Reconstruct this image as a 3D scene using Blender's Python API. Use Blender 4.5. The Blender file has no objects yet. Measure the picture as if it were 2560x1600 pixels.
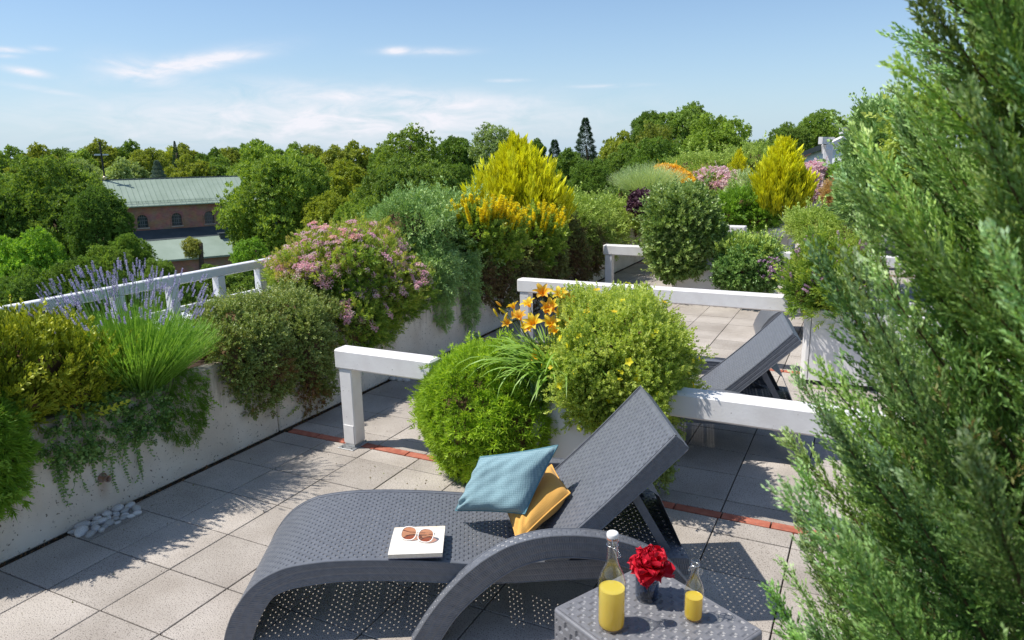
import bpy, math, random
import numpy as np
from mathutils import Matrix, Vector
SC = bpy.context.scene
COL = SC.collection
PI = math.pi
random.seed(7)

# ------------------------------------------------------------------ camera
FPX, CX, CY = 1811.0, 1280.0, 800.0          # focal length and centre, in pixels of the photograph
def unit(v):
    v = np.array(v, float); return v/np.linalg.norm(v)
AX_Y = unit((2200-CX, -(367-CY), -FPX)); AX_X = -unit((-2450-CX, -(450-CY), -FPX))
AX_X = unit(AX_X-AX_Y*np.dot(AX_X, AX_Y)); AX_Z = np.cross(AX_X, AX_Y)
ROT = np.array([AX_X, AX_Y, AX_Z]); EYE = np.array([0, 0, 2.0])
FWD = ROT@np.array([0, 0, -1.0])
cam_data = bpy.data.cameras.new('camera'); cam = bpy.data.objects.new('camera', cam_data); COL.objects.link(cam)
cam.matrix_world = Matrix([[*ROT[0], 0], [*ROT[1], 0], [*ROT[2], 2.0], [0, 0, 0, 1]])
cam_data.sensor_width = 36; cam_data.lens = FPX/2560*36
cam_data.clip_start = .05; cam_data.clip_end = 3000
cam_data.dof.use_dof = True; cam_data.dof.focus_distance = 4.6; cam_data.dof.aperture_fstop = 8.5
SC.camera = cam
# ------------------------------------------------------------------ world and sun
SUN_DIR = unit((-.523, -.286, 1.0))           # towards the sun
w = bpy.data.worlds.new('World'); SC.world = w; w.use_nodes = True
nt = w.node_tree; N = nt.nodes; Lk = nt.links
bg = N['Background']
sky = N.new('ShaderNodeTexSky'); sky.sky_type = 'NISHITA'; sky.sun_disc = False
sky.sun_elevation = math.asin(SUN_DIR[2]); sky.sun_rotation = math.atan2(SUN_DIR[0], SUN_DIR[1])
sky.altitude = 500; sky.air_density = 1.0; sky.dust_density = .6; sky.ozone_density = 4.0
bg.inputs['Strength'].default_value = .142
tc = N.new('ShaderNodeTexCoord')
sepn = N.new('ShaderNodeSeparateXYZ'); Lk.new(tc.outputs['Generated'], sepn.inputs[0])
def wm(op, a, b=None, c=None):
    m = N.new('ShaderNodeMath'); m.operation = op
    for i, x in enumerate((a, b, c)):
        if x is None: continue
        if isinstance(x, (int, float)): m.inputs[i].default_value = x
        else: Lk.new(x, m.inputs[i])
    return m.outputs[0]
azn = wm('ARCTAN2', sepn.outputs[0], sepn.outputs[1]); eln = wm('ARCSINE', sepn.outputs[2])
cmb = N.new('ShaderNodeCombineXYZ'); Lk.new(azn, cmb.inputs[0]); Lk.new(eln, cmb.inputs[1])
def wnoise(sx, sy, sc, det=6, rough=.6, off=0.0, dist=.6):
    mp = N.new('ShaderNodeMapping'); Lk.new(cmb.outputs[0], mp.inputs[0])
    mp.inputs['Scale'].default_value = (sx, sy, 1); mp.inputs['Location'].default_value = (off, off*.7, off)
    no = N.new('ShaderNodeTexNoise'); no.inputs['Scale'].default_value = sc; no.inputs['Detail'].default_value = det
    no.inputs['Roughness'].default_value = rough; no.inputs['Distortion'].default_value = dist
    Lk.new(mp.outputs[0], no.inputs['Vector']); return no.outputs[0]
n_fine = wnoise(1, 3.2, 14, 8, .62, 1.3); n_big = wnoise(1, 4, 4.5, 5, .5, 5.1)
def ray_np(px, py): return ROT@np.array([(px-CX), -(py-CY), -FPX])
DSP = 2560/2419.0                             # notes were taken on a 2419 px wide view
def azel(x, y):
    d = unit(ray_np(x*DSP, y*DSP)); return math.atan2(d[0], d[1]), math.asin(d[2])
cloud = None
CLOUDS = [(430,155,165,22,1.0,-.20),(335,172,85,30,.9,.1),(540,132,80,13,1.1,-.1),(275,150,60,10,.5,.1),(12,118,50,7,.8,0),(15,132,30,5,.6,0),(65,170,50,9,.8,.15),(940,120,34,9,.9,0),(1010,122,90,9,.5,0),(1205,190,50,5,.5,0),
          (120,215,110,8,.35,.15),(800,285,520,60,.85,0),(930,240,400,32,.8,.05),(400,300,300,50,.42,0),(1440,203,90,5,.45,0),(100,115,30,6,.4,0)]
for (x, y, rx, ry, amt, tilt) in CLOUDS:
    a0, e0 = azel(x, y); a1, _ = azel(x+rx, y); _, e1 = azel(x, y-ry)
    ra = abs(a1-a0); re = abs(e1-e0)
    da = wm('DIVIDE', wm('SUBTRACT', azn, a0), ra)
    de0 = wm('SUBTRACT', eln, e0)
    de = wm('DIVIDE', wm('SUBTRACT', de0, wm('MULTIPLY', wm('SUBTRACT', azn, a0), -tilt)), re)
    r2 = wm('ADD', wm('MULTIPLY', da, da), wm('MULTIPLY', de, de))
    g = wm('MULTIPLY', wm('EXPONENT', wm('MULTIPLY', r2, -1.0)), amt)
    cloud = g if cloud is None else wm('MAXIMUM', cloud, g)
gen = wm('MULTIPLY', wm('MAXIMUM', wm('SUBTRACT', n_big, .50), 0.0), 2.2)      # thin cloud out of view, strengthened to add fill light
gmask = wm('MULTIPLY', gen, wm('MINIMUM', wm('MAXIMUM', wm('MULTIPLY', wm('SUBTRACT', eln, .22), 6.0), 0.0), 1.0))
cl = wm('ADD', wm('MULTIPLY', cloud, wm('MULTIPLY_ADD', n_fine, 3.6, -1.0)), gmask)
cl = wm('MINIMUM', wm('MAXIMUM', cl, 0.0), .92)
low = wm('EXPONENT', wm('MULTIPLY', wm('ABSOLUTE', eln), -8.0))
mixw = N.new('ShaderNodeMix'); mixw.data_type = 'RGBA'
hsv = N.new('ShaderNodeHueSaturation'); hsv.inputs['Saturation'].default_value = 1.05; hsv.inputs['Value'].default_value = .80
Lk.new(sky.outputs[0], hsv.inputs['Color'])
mixh = N.new('ShaderNodeMix'); mixh.data_type = 'RGBA'; mixh.inputs[7].default_value = (2.7, 3.6, 4.4, 1)
Lk.new(wm('MULTIPLY', low, .92), mixh.inputs[0]); Lk.new(hsv.outputs[0], mixh.inputs[6])
Lk.new(cl, mixw.inputs[0]); Lk.new(mixh.outputs[2], mixw.inputs[6]); mixw.inputs[7].default_value = (5.0, 4.95, 5.3, 1)
Lk.new(mixw.outputs[2], bg.inputs['Color'])
sd = bpy.data.lights.new('sun', 'SUN'); sd.energy = 4.3; sd.angle = math.radians(.53); sd.color = (1, .955, .88)
so = bpy.data.objects.new('sun', sd); COL.objects.link(so)
so.rotation_euler = Vector(SUN_DIR).to_track_quat('Z', 'Y').to_euler(); so.location = (-6, -4, 12)
SC.view_settings.view_transform = 'Standard'; SC.view_settings.look = 'None'; SC.view_settings.exposure = .40; SC.view_settings.gamma = 1
try: SC.view_settings.use_curve_mapping = False
except Exception: pass
SC.render.engine = 'CYCLES'
SC.cycles.max_bounces = 7; SC.cycles.transparent_max_bounces = 12; SC.cycles.caustics_reflective = False; SC.cycles.caustics_refractive = False

# ------------------------------------------------------------------ placing helpers
def PZ(x, y, z):
    d = ray_np(x*DSP, y*DSP); t = (z-EYE[2])/d[2]; return EYE+t*d
def PY(x, y, Y):
    d = ray_np(x*DSP, y*DSP); t = (Y-EYE[1])/d[1]; return EYE+t*d
def PX(x, y, X):
    d = ray_np(x*DSP, y*DSP); t = (X-EYE[0])/d[0]; return EYE+t*d
def PD(x, y, dist):                           # point at a distance along the view axis
    d = ray_np(x*DSP, y*DSP); return EYE+d/FPX*dist
def px2m(p, npx):                             # size of npx (notes' pixels) at point p
    return npx*DSP/FPX*float(np.dot(np.array(p)-EYE, FWD))

# ------------------------------------------------------------------ object helpers
def tag(o, label=None, cat=None, group=None, kind=None):
    if label: o['label'] = label
    if cat: o['category'] = cat
    if group: o['group'] = group
    if kind: o['kind'] = kind
    return o
def empty(name, loc=(0,0,0), rz=0.0, **k):
    o = bpy.data.objects.new(name, None); COL.objects.link(o); o.location = loc; o.rotation_euler = (0,0,rz)
    o.empty_display_size = .1
    return tag(o, **k)
def link(name, me, parent=None, **k):
    o = bpy.data.objects.new(name, me); COL.objects.link(o)
    if parent is not None: o.parent = parent
    return tag(o, **k)
def mkmesh(name, V, F, mat, tint=None, smooth=False, matidx=None):
    """V nx3; F either an (m,k) array or a list of index lists; tint per vertex."""
    me = bpy.data.meshes.new(name)
    V = np.asarray(V, np.float32)
    if isinstance(F, np.ndarray):
        m, k = F.shape
        me.vertices.add(len(V)); me.vertices.foreach_set('co', V.ravel())
        me.loops.add(m*k); me.loops.foreach_set('vertex_index', F.astype(np.int32).ravel())
        me.polygons.add(m); me.polygons.foreach_set('loop_start', (np.arange(m)*k).astype(np.int32))
        try: me.polygons.foreach_set('loop_total', np.full(m, k, np.int32))
        except Exception: pass
    else:
        me.from_pydata([tuple(map(float, v)) for v in V], [], [list(map(int, f)) for f in F])
    if tint is not None:
        a = me.attributes.new('tint', 'FLOAT', 'POINT'); a.data.foreach_set('value', np.asarray(tint, np.float32))
    mats = mat if isinstance(mat, (list, tuple)) else [mat]
    for mm in mats: me.materials.append(mm)
    if matidx is not None: me.polygons.foreach_set('material_index', np.asarray(matidx, np.int32))
    me.update(calc_edges=True)
    me.polygons.foreach_set('use_smooth', np.full(len(me.polygons), smooth, bool))
    return me
class Acc:
    def __init__(s): s.V = []; s.F = []; s.T = []; s.n = 0
    def add(s, V, F, T=None):
        V = np.asarray(V, float); 
        s.V.append(V); s.F.extend([[i+s.n for i in f] for f in F]); s.T.append(np.zeros(len(V)) if T is None else T); s.n += len(V); return s
    def build(s, name, mat, parent=None, smooth=False, **k):
        me = mkmesh(name, np.concatenate(s.V), s.F, mat, np.concatenate(s.T), smooth)
        return link(name, me, parent, **k)
    def mesh(s, name, mat, smooth=False): return mkmesh(name, np.concatenate(s.V), s.F, mat, np.concatenate(s.T), smooth)
def boxg(x0, x1, y0, y1, z0, z1, b=0.0):
    if b <= 0:
        V = [(x,y,z) for z in (z0,z1) for y in (y0,y1) for x in (x0,x1)]
        return np.array(V, float), [[0,2,3,1],[4,5,7,6],[0,1,5,4],[2,6,7,3],[0,4,6,2],[1,3,7,5]]
    V = []; F = []
    c = [(x0,x1),(y0,y1),(z0,z1)]
    idx = {}
    for i in (0,1):
        for j in (0,1):
            for k in (0,1):
                base = [c[0][i], c[1][j], c[2][k]]; s = [1 if i==0 else -1, 1 if j==0 else -1, 1 if k==0 else -1]
                for a in range(3):
                    p = [base[q]+(0 if q==a else s[q]*b) for q in range(3)]
                    idx[(i,j,k,a)] = len(V); V.append(p)
    def q(*ks): F.append([idx[k] for k in ks])
    q((0,0,0,0),(0,0,1,0),(0,1,1,0),(0,1,0,0)); q((1,0,0,0),(1,1,0,0),(1,1,1,0),(1,0,1,0))
    q((0,0,0,1),(1,0,0,1),(1,0,1,1),(0,0,1,1)); q((0,1,0,1),(0,1,1,1),(1,1,1,1),(1,1,0,1))
    q((0,0,0,2),(0,1,0,2),(1,1,0,2),(1,0,0,2)); q((0,0,1,2),(1,0,1,2),(1,1,1,2),(0,1,1,2))
    for j in (0,1):
        for k in (0,1): q((0,j,k,1),(1,j,k,1),(1,j,k,2),(0,j,k,2))
    for i in (0,1):
        for k in (0,1): q((i,0,k,0),(i,1,k,0),(i,1,k,2),(i,0,k,2))
    for i in (0,1):
        for j in (0,1): q((i,j,0,0),(i,j,1,0),(i,j,1,1),(i,j,0,1))
    for i in (0,1):
        for j in (0,1):
            for k in (0,1): q((i,j,k,0),(i,j,k,1),(i,j,k,2))
    return np.array(V, float), F
def tubeg(pts, r, n=8, closed=False, cap=True):
    pts = np.array(pts, float); m = len(pts); rr = np.full(m, r) if np.isscalar(r) else np.array(r, float)
    T = np.gradient(pts, axis=0)
    if closed: T = (np.roll(pts,-1,0)-np.roll(pts,1,0))
    T /= np.linalg.norm(T, axis=1)[:,None]+1e-12
    up = np.array([0,0,1.]) if abs(T[0][2]) < .9 else np.array([1.,0,0])
    V = []; prev = None
    for i in range(m):
        a = np.cross(T[i], up) if prev is None else prev-T[i]*np.dot(prev, T[i])
        a /= np.linalg.norm(a)+1e-12; prev = a; b = np.cross(T[i], a)
        for k in range(n):
            t = 2*PI*k/n; V.append(pts[i]+rr[i]*(a*math.cos(t)+b*math.sin(t)))
    F = []
    for i in range(m if closed else m-1):
        j = (i+1) % m
        for k in range(n): F.append([i*n+k, i*n+(k+1)%n, j*n+(k+1)%n, j*n+k])
    if cap and not closed: F.append(list(range(n))[::-1]); F.append([(m-1)*n+k for k in range(n)])
    return np.array(V), F
def latheg(prof, n=32, cx=0, cy=0):
    V = []; F = []
    for (r, z) in prof:
        for k in range(n):
            t = 2*PI*k/n; V.append((cx+r*math.cos(t), cy+r*math.sin(t), z))
    for i in range(len(prof)-1):
        for k in range(n): F.append([i*n+k, i*n+(k+1)%n, (i+1)*n+(k+1)%n, (i+1)*n+k])
    return np.array(V), F
def gridg(P):                                 # P (m,n,3) -> verts, faces
    m, n, _ = P.shape
    i = np.arange(m-1)[:,None]; j = np.arange(n-1)[None]
    a = (i*n+j); F = np.stack([a, a+1, a+n+1, a+n], -1).reshape(-1, 4)
    return P.reshape(-1,3), F

# ------------------------------------------------------------------ materials
def newmat(name):
    m = bpy.data.materials.new(name); m.use_nodes = True; return m, m.node_tree.nodes, m.node_tree.links, m.node_tree.nodes['Principled BSDF']
def mnode(nodes, links, op, a, b=None):
    m = nodes.new('ShaderNodeMath'); m.operation = op
    for i, x in enumerate((a, b)):
        if x is None: continue
        if isinstance(x, (int, float)): m.inputs[i].default_value = x
        else: links.new(x, m.inputs[i])
    return m.outputs[0]
def surf(name, c1, c2=None, rough=.6, nscale=8, bump=0.0, bscale=60, spec=.5, objvar=0.0, c3=None, s3=200, t3=.62, metal=0, det=6, coords='Object'):
    m, n, l, p = newmat(name)
    p.inputs['Roughness'].default_value = rough; p.inputs['Specular IOR Level'].default_value = spec; p.inputs['Metallic'].default_value = metal
    t = n.new('ShaderNodeTexCoord'); src = t.outputs['Object' if coords == 'World' else coords]
    if coords == 'World':
        g = n.new('ShaderNodeNewGeometry'); src = g.outputs['Position']
    col = None
    if c2 is None: c2 = c1
    no = n.new('ShaderNodeTexNoise'); no.inputs['Scale'].default_value = nscale; no.inputs['Detail'].default_value = det; l.new(src, no.inputs['Vector'])
    mx = n.new('ShaderNodeMix'); mx.data_type = 'RGBA'; mx.inputs[6].default_value = (*c1,1); mx.inputs[7].default_value = (*c2,1)
    cr = mnode(n, l, 'MULTIPLY', mnode(n, l, 'SUBTRACT', no.outputs[0], .35), 3.3); cr = mnode(n, l, 'MINIMUM', mnode(n, l, 'MAXIMUM', cr, 0.0), 1.0)
    l.new(cr, mx.inputs[0]); col = mx.outputs[2]
    if c3 is not None:
        n3 = n.new('ShaderNodeTexNoise'); n3.inputs['Scale'].default_value = s3; n3.inputs['Detail'].default_value = 2; l.new(src, n3.inputs['Vector'])
        m3 = n.new('ShaderNodeMix'); m3.data_type = 'RGBA'; l.new(col, m3.inputs[6]); m3.inputs[7].default_value = (*c3,1)
        f3 = mnode(n, l, 'MINIMUM', mnode(n, l, 'MAXIMUM', mnode(n, l, 'MULTIPLY', mnode(n, l, 'SUBTRACT', n3.outputs[0], t3), 14.0), 0.0), 1.0)
        l.new(f3, m3.inputs[0]); col = m3.outputs[2]
    if objvar > 0:
        oi = n.new('ShaderNodeObjectInfo'); h = n.new('ShaderNodeHueSaturation')
        l.new(mnode(n, l, 'ADD', mnode(n, l, 'MULTIPLY', oi.outputs['Random'], objvar), 1-objvar/2), h.inputs['Value']); l.new(col, h.inputs['Color']); col = h.outputs[0]
    l.new(col, p.inputs['Base Color'])
    if bump > 0:
        nb = n.new('ShaderNodeTexNoise'); nb.inputs['Scale'].default_value = bscale; nb.inputs['Detail'].default_value = 5; l.new(src, nb.inputs['Vector'])
        b = n.new('ShaderNodeBump'); b.inputs['Strength'].default_value = bump; b.inputs['Distance'].default_value = .004; l.new(nb.outputs[0], b.inputs['Height']); l.new(b.outputs[0], p.inputs['Normal'])
    return m
def leafmat(name, cols, rough=.5, trans=.4, spec=.35, tmul=(1.35,1.25,.6), gain=1.0):
    """colour from the per-leaf tint over a ramp of the plant's own leaf colours, times the object's colour"""
    m, n, l, p = newmat(name)
    at = n.new('ShaderNodeAttribute'); at.attribute_name = 'tint'
    r = n.new('ShaderNodeValToRGB'); e = r.color_ramp.elements
    for i, c in enumerate(cols):
        pos = i/(len(cols)-1)
        el = e[i] if i < 2 and i < len(e) else e.new(pos)
        el.position = pos; el.color = (*[min(.92, q*gain) for q in c], 1)
    l.new(at.outputs['Fac'], r.inputs[0])
    oi = n.new('ShaderNodeObjectInfo'); mu = n.new('ShaderNodeMix'); mu.data_type = 'RGBA'; mu.blend_type = 'MULTIPLY'; mu.inputs[0].default_value = 1
    l.new(r.outputs[0], mu.inputs[6]); l.new(oi.outputs['Color'], mu.inputs[7])
    l.new(mu.outputs[2], p.inputs['Base Color']); p.inputs['Roughness'].default_value = rough; p.inputs['Specular IOR Level'].default_value = spec
    tr = n.new('ShaderNodeBsdfTranslucent'); m2 = n.new('ShaderNodeMix'); m2.data_type = 'RGBA'; m2.blend_type = 'MULTIPLY'; m2.inputs[0].default_value = 1
    m2.inputs[7].default_value = (*tmul, 1); l.new(mu.outputs[2], m2.inputs[6]); l.new(m2.outputs[2], tr.inputs[0])
    ms = n.new('ShaderNodeMixShader'); ms.inputs[0].default_value = trans
    l.new(p.outputs[0], ms.inputs[1]); l.new(tr.outputs[0], ms.inputs[2]); l.new(ms.outputs[0], n['Material Output'].inputs[0])
    return m
M = {}
M['tile'] = surf('exposed_aggregate_concrete', (.355,.315,.275), (.475,.43,.385), .85, 2.6, .8, 200, .2, .24, (.15,.13,.115), 170, .57, coords='World')
M['tile_far'] = M['tile']
M['joint'] = surf('joint_dirt', (.035,.028,.022), (.07,.06,.045), .95, 30, .5, 90, .1, coords='World')
M['brick'] = surf('red_clay_brick', (.36,.11,.07), (.46,.17,.11), .8, 20, .4, 200, .2, .22, (.22,.12,.1), 90, .64, coords='World')
M['render'] = surf('white_rough_render', (.68,.60,.50), (.80,.73,.63), .9, 4.0, 1.0, 90, .15, 0, (.20,.16,.12), 62, .645, coords='World')
M['paint'] = surf('white_paint', (.70,.675,.66), (.80,.785,.775), .5, 6, .2, 60, .4, 0, (.22,.19,.16), 60, .70)
M['boxwhite'] = surf('white_planter_laminate', (.70,.68,.66), (.76,.74,.72), .45, 3, .05, 60, .4, 0, (.4,.37,.33), 30, .74)
M['railpaint'] = surf('white_rail_paint', (.72,.72,.74), (.78,.78,.80), .45, 5, 0, 40, .4)
M['soil'] = surf('soil', (.03,.02,.013), (.07,.05,.035), .95, 25, .8, 70, .1)
M['steel'] = surf('galvanised_steel', (.42,.43,.44), (.55,.56,.57), .45, 30, 0, 40, .5, metal=.8)
M['darkbase'] = surf('dark_base', (.03,.03,.03), None, .8)
M['rattan'] = surf('anthracite_plastic_weave', (.115,.123,.142), (.145,.154,.175), .42, 40, .15, 500, .55)
M['rattan_table'] = surf('grey_plastic_weave', (.15,.152,.165), (.19,.19,.205), .42, 40, .15, 500, .5)
M['bark'] = surf('bark', (.09,.065,.045), (.16,.12,.085), .9, 12, .8, 30, .1)
M['twig'] = surf('brown_twig', (.10,.065,.035), (.16,.10,.055), .85, 40, 0, 30, .1)
M['greenstem'] = surf('green_stem', (.07,.12,.03), (.10,.16,.045), .7, 40, 0, 30, .2)
M['pebble'] = surf('grey_pebble', (.50,.48,.46), (.68,.66,.63), .6, 12, .3, 60, .3, .6, (.35,.33,.31), 40, .65)
M['copper'] = surf('green_copper_roof', (.235,.30,.235), (.30,.37,.30), .6, .35, .1, 10, .3, 0, coords='World')
M['copper_edge'] = surf('green_copper_seam', (.20,.27,.215), (.26,.33,.26), .6, 1.0, 0, 10, .3)
M['dark_slate'] = surf('dark_slate', (.05,.065,.07), (.07,.085,.09), .7, 1, 0, 10, .3)
M['sandstone'] = surf('pale_stone_sill', (.4,.33,.28), (.48,.4,.34), .8, 2)
M['winglass'] = surf('dark_window_glass', (.035,.05,.06), (.06,.08,.09), .12, 2, 0, 10, .6)
M['winbar'] = surf('window_bar', (.16,.18,.19), None, .6)
M['iron'] = surf('dark_iron', (.02,.02,.02), None, .6)
M['gilt'] = surf('gilt_metal', (.75,.62,.35), None, .35, metal=.7)
M['redtile'] = surf('red_roof_tiles', (.42,.12,.06), (.55,.2,.12), .8, 3)
M['grass'] = surf('grass_ground', (.045,.07,.02), (.08,.10,.035), .95, .2, .4, 3, .1, coords='World')
M['housewhite'] = surf('white_wall', (.68,.69,.72), (.76,.77,.8), .8, 1.5)
M['facade'] = surf('facade_render', (.5,.48,.45), (.58,.56,.52), .85, 1.0, .2, 8)

def brickwall():
    m, n, l, p = newmat('church_brick')
    g = n.new('ShaderNodeTexCoord'); mp = n.new('ShaderNodeMapping'); mp.inputs['Rotation'].default_value = (PI/2, 0, 0); l.new(g.outputs['Object'], mp.inputs[0])
    b = n.new('ShaderNodeTexBrick'); b.inputs['Scale'].default_value = 1; b.inputs['Brick Width'].default_value = .3; b.inputs['Row Height'].default_value = .1; b.inputs['Mortar Size'].default_value = .012
    b.inputs['Color1'].default_value = (.42,.20,.14,1); b.inputs['Color2'].default_value = (.32,.14,.10,1); b.inputs['Mortar'].default_value = (.28,.22,.18,1); b.inputs['Bias'].default_value = -.2
    l.new(mp.outputs[0], b.inputs[0]); 
    no = n.new('ShaderNodeTexNoise'); no.inputs['Scale'].default_value = 1.2; no.inputs['Detail'].default_value = 6; l.new(g.outputs['Object'], no.inputs[0])
    mx = n.new('ShaderNodeMix'); mx.data_type = 'RGBA'; mx.blend_type = 'OVERLAY'; mx.inputs[0].default_value = .6; l.new(b.outputs[0], mx.inputs[6]); l.new(no.outputs[1], mx.inputs[7])
    l.new(mx.outputs[2], p.inputs['Base Color']); p.inputs['Roughness'].default_value = .85
    return m
M['church'] = brickwall()

# stains on the parapet wall: run-off streaks under the coping, rust under the drain
def wallmat():
    m = M['render']; n = m.node_tree.nodes; l = m.node_tree.links; p = n['Principled BSDF']
    src = p.inputs['Base Color'].links[0].from_socket
    g = n.new('ShaderNodeNewGeometry'); s = n.new('ShaderNodeSeparateXYZ'); l.new(g.outputs['Position'], s.inputs[0])
    mp = n.new('ShaderNodeMapping'); mp.inputs['Scale'].default_value = (1, 9, .9); l.new(g.outputs['Position'], mp.inputs[0])
    no = n.new('ShaderNodeTexNoise'); no.inputs['Scale'].default_value = 2.2; no.inputs['Detail'].default_value = 8; no.inputs['Roughness'].default_value = .65; l.new(mp.outputs[0], no.inputs[0])
    top = mnode(n, l, 'MULTIPLY', mnode(n, l, 'SUBTRACT', s.outputs[2], .25), 1.1)
    f = mnode(n, l, 'MULTIPLY', mnode(n, l, 'MAXIMUM', mnode(n, l, 'SUBTRACT', mnode(n, l, 'ADD', no.outputs[0], top), .66), 0.0), 2.6)
    f = mnode(n, l, 'MINIMUM', f, .75)
    mx = n.new('ShaderNodeMix'); mx.data_type = 'RGBA'; l.new(f, mx.inputs[0]); l.new(src, mx.inputs[6]); mx.inputs[7].default_value = (.27,.22,.15,1)
    # rust
    dy = mnode(n, l, 'MULTIPLY', mnode(n, l, 'SUBTRACT', s.outputs[1], 2.405), 30.0); gy = mnode(n, l, 'EXPONENT', mnode(n, l, 'MULTIPLY', mnode(n, l, 'MULTIPLY', dy, dy), -1.0))
    gz = mnode(n, l, 'MINIMUM', mnode(n, l, 'MAXIMUM', mnode(n, l, 'MULTIPLY', mnode(n, l, 'SUBTRACT', .225, s.outputs[2]), 60.0), 0.0), 1.0)
    gz = mnode(n, l, 'MULTIPLY', gz, mnode(n, l, 'MINIMUM', mnode(n, l, 'MAXIMUM', mnode(n, l, 'MULTIPLY', mnode(n, l, 'SUBTRACT', s.outputs[2], .06), 7.0), 0.0), 1.0))
    fr = mnode(n, l, 'MULTIPLY', mnode(n, l, 'MULTIPLY', gy, gz), .6)
    m2 = n.new('ShaderNodeMix'); m2.data_type = 'RGBA'; l.new(fr, m2.inputs[0]); l.new(mx.outputs[2], m2.inputs[6]); m2.inputs[7].default_value = (.33,.16,.06,1)
    l.new(m2.outputs[2], p.inputs['Base Color'])
wallmat()
def copper_seams():
    m = M['copper']; n = m.node_tree.nodes; l = m.node_tree.links; p = n['Principled BSDF']
    return m
# ------------------------------------------------------------------ plant helpers
def rng_(s): return np.random.default_rng(s)
def frames(D, rng):
    """rotation matrices whose third column is D, random spin"""
    D = D/np.linalg.norm(D, axis=1)[:,None]
    R = rng.normal(size=D.shape); A = np.cross(D, R); A /= np.linalg.norm(A, axis=1)[:,None]+1e-9; B = np.cross(D, A)
    return np.stack([A, B, D], -1)
def stamp(tpl, P, D, S, rng, tint=None, tvar=.25):
    TV, TF, TT = tpl; k = len(TV); n = len(P)
    Rm = frames(D, rng); S = np.broadcast_to(S, (n,))
    V = np.einsum('nij,kj->nki', Rm, TV)*S[:,None,None]+P[:,None]
    F = (TF[None]+(np.arange(n)*k)[:,None,None]).reshape(-1, TF.shape[1])
    base = rng.random(n) if tint is None else tint
    T = np.clip(base[:,None]*(1-tvar)+TT[None]*tvar+rng.normal(0,.05,(n,1)), 0, 1)
    return V.reshape(-1,3), F, T.ravel()
def leaves_tpl(specs, seed=0, fold=.15):
    """specs: list of (base(3), dir(3), length, width, tint) -> diamond leaves"""
    r = rng_(seed); V = []; F = []; T = []
    for (b, d, L, W, t) in specs:
        b = np.array(b, float); d = unit(d); q = r.normal(size=3); s = np.cross(d, q); s /= np.linalg.norm(s); nn = np.cross(s, d)
        i = len(V); V += [b, b+d*L*.45-s*W/2+nn*W*fold, b+d*L, b+d*L*.45+s*W/2+nn*W*fold]; F.append([i, i+1, i+2, i+3]); T += [t]*4
    return np.array(V), np.array(F), np.array(T)
def tpl_rosette(n=11, spread=1.1, W=.13, seed=1):
    r = rng_(seed); sp = []
    for i in range(n):
        a = 2*PI*i/n*2.4; th = spread*(.25+.75*(i/n)); d = (math.sin(th)*math.cos(a), math.sin(th)*math.sin(a), math.cos(th))
        sp.append(((0,0,-.25+.2*r.random()), d, .8+.4*r.random(), W, r.random()))
    return leaves_tpl(sp, seed)
def tpl_sprig(n=10, L=.4, W=.2, ang=.95, seed=2, bend=0.0):
    r = rng_(seed); sp = []
    for i in range(n):
        z = .05+.95*i/n; a = i*2.4+r.random()*.5; th = ang*(1-.45*i/n)
        d = (math.sin(th)*math.cos(a), math.sin(th)*math.sin(a), math.cos(th)); sp.append(((0,0,z), d, L*(1.1-.4*i/n), W, i/n))
    sp.append(((0,0,0), (0,0,1), 1.0, .03, .1))
    return leaves_tpl(sp, seed)
def tpl_juniper(seed=3, nt=5):
    r = rng_(seed); sp = [((0,0,0),(0,0,1),1.0,.05,.2)]
    for i in range(nt):
        z = .1+.75*i/nt; a = i*2.4; th = .6
        d = np.array((math.sin(th)*math.cos(a), math.sin(th)*math.sin(a), math.cos(th))); L = .5*(1-.5*i/nt)
        for k in range(4):
            b = np.array((0,0,z))+d*L*k/4; a2 = r.random()*6.3; dd = d+.5*np.array((math.cos(a2), math.sin(a2), .3)); sp.append((b, dd, .24, .085, .4+.6*k/4))
    return leaves_tpl(sp, seed)
def tpl_flame(seed=4, n=16):
    r = rng_(seed); sp = []
    for i in range(n):
        z = .8*i/n; a = r.random()*6.3; th = .20+.12*r.random()
        sp.append(((.05*math.cos(a), .05*math.sin(a), z), (math.sin(th)*math.cos(a), math.sin(th)*math.sin(a), math.cos(th)), .34, .10, i/n))
    return leaves_tpl(sp, seed)
def tpl_clump(seed=5, n=14, L=.7, W=.5):
    r = rng_(seed); sp = []
    for i in range(n):
        a = r.random()*6.3; th = 1.5*math.sqrt(r.random()); b = r.normal(size=3)*.32; b[2] *= .5
        sp.append((b, (math.sin(th)*math.cos(a), math.sin(th)*math.sin(a), math.cos(th)*.6), L*(.7+.6*r.random()), W, r.random()))
    return leaves_tpl(sp, seed, .25)
def bumpy(D, seed, freq=3.0, n=7):
    r = rng_(seed); o = np.zeros(len(D))
    for i in range(n):
        k = r.normal(size=3)*freq*(1+.5*i/n); o += np.sin(D@k+r.random()*6.3)/(n**.5)
    return o
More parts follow.
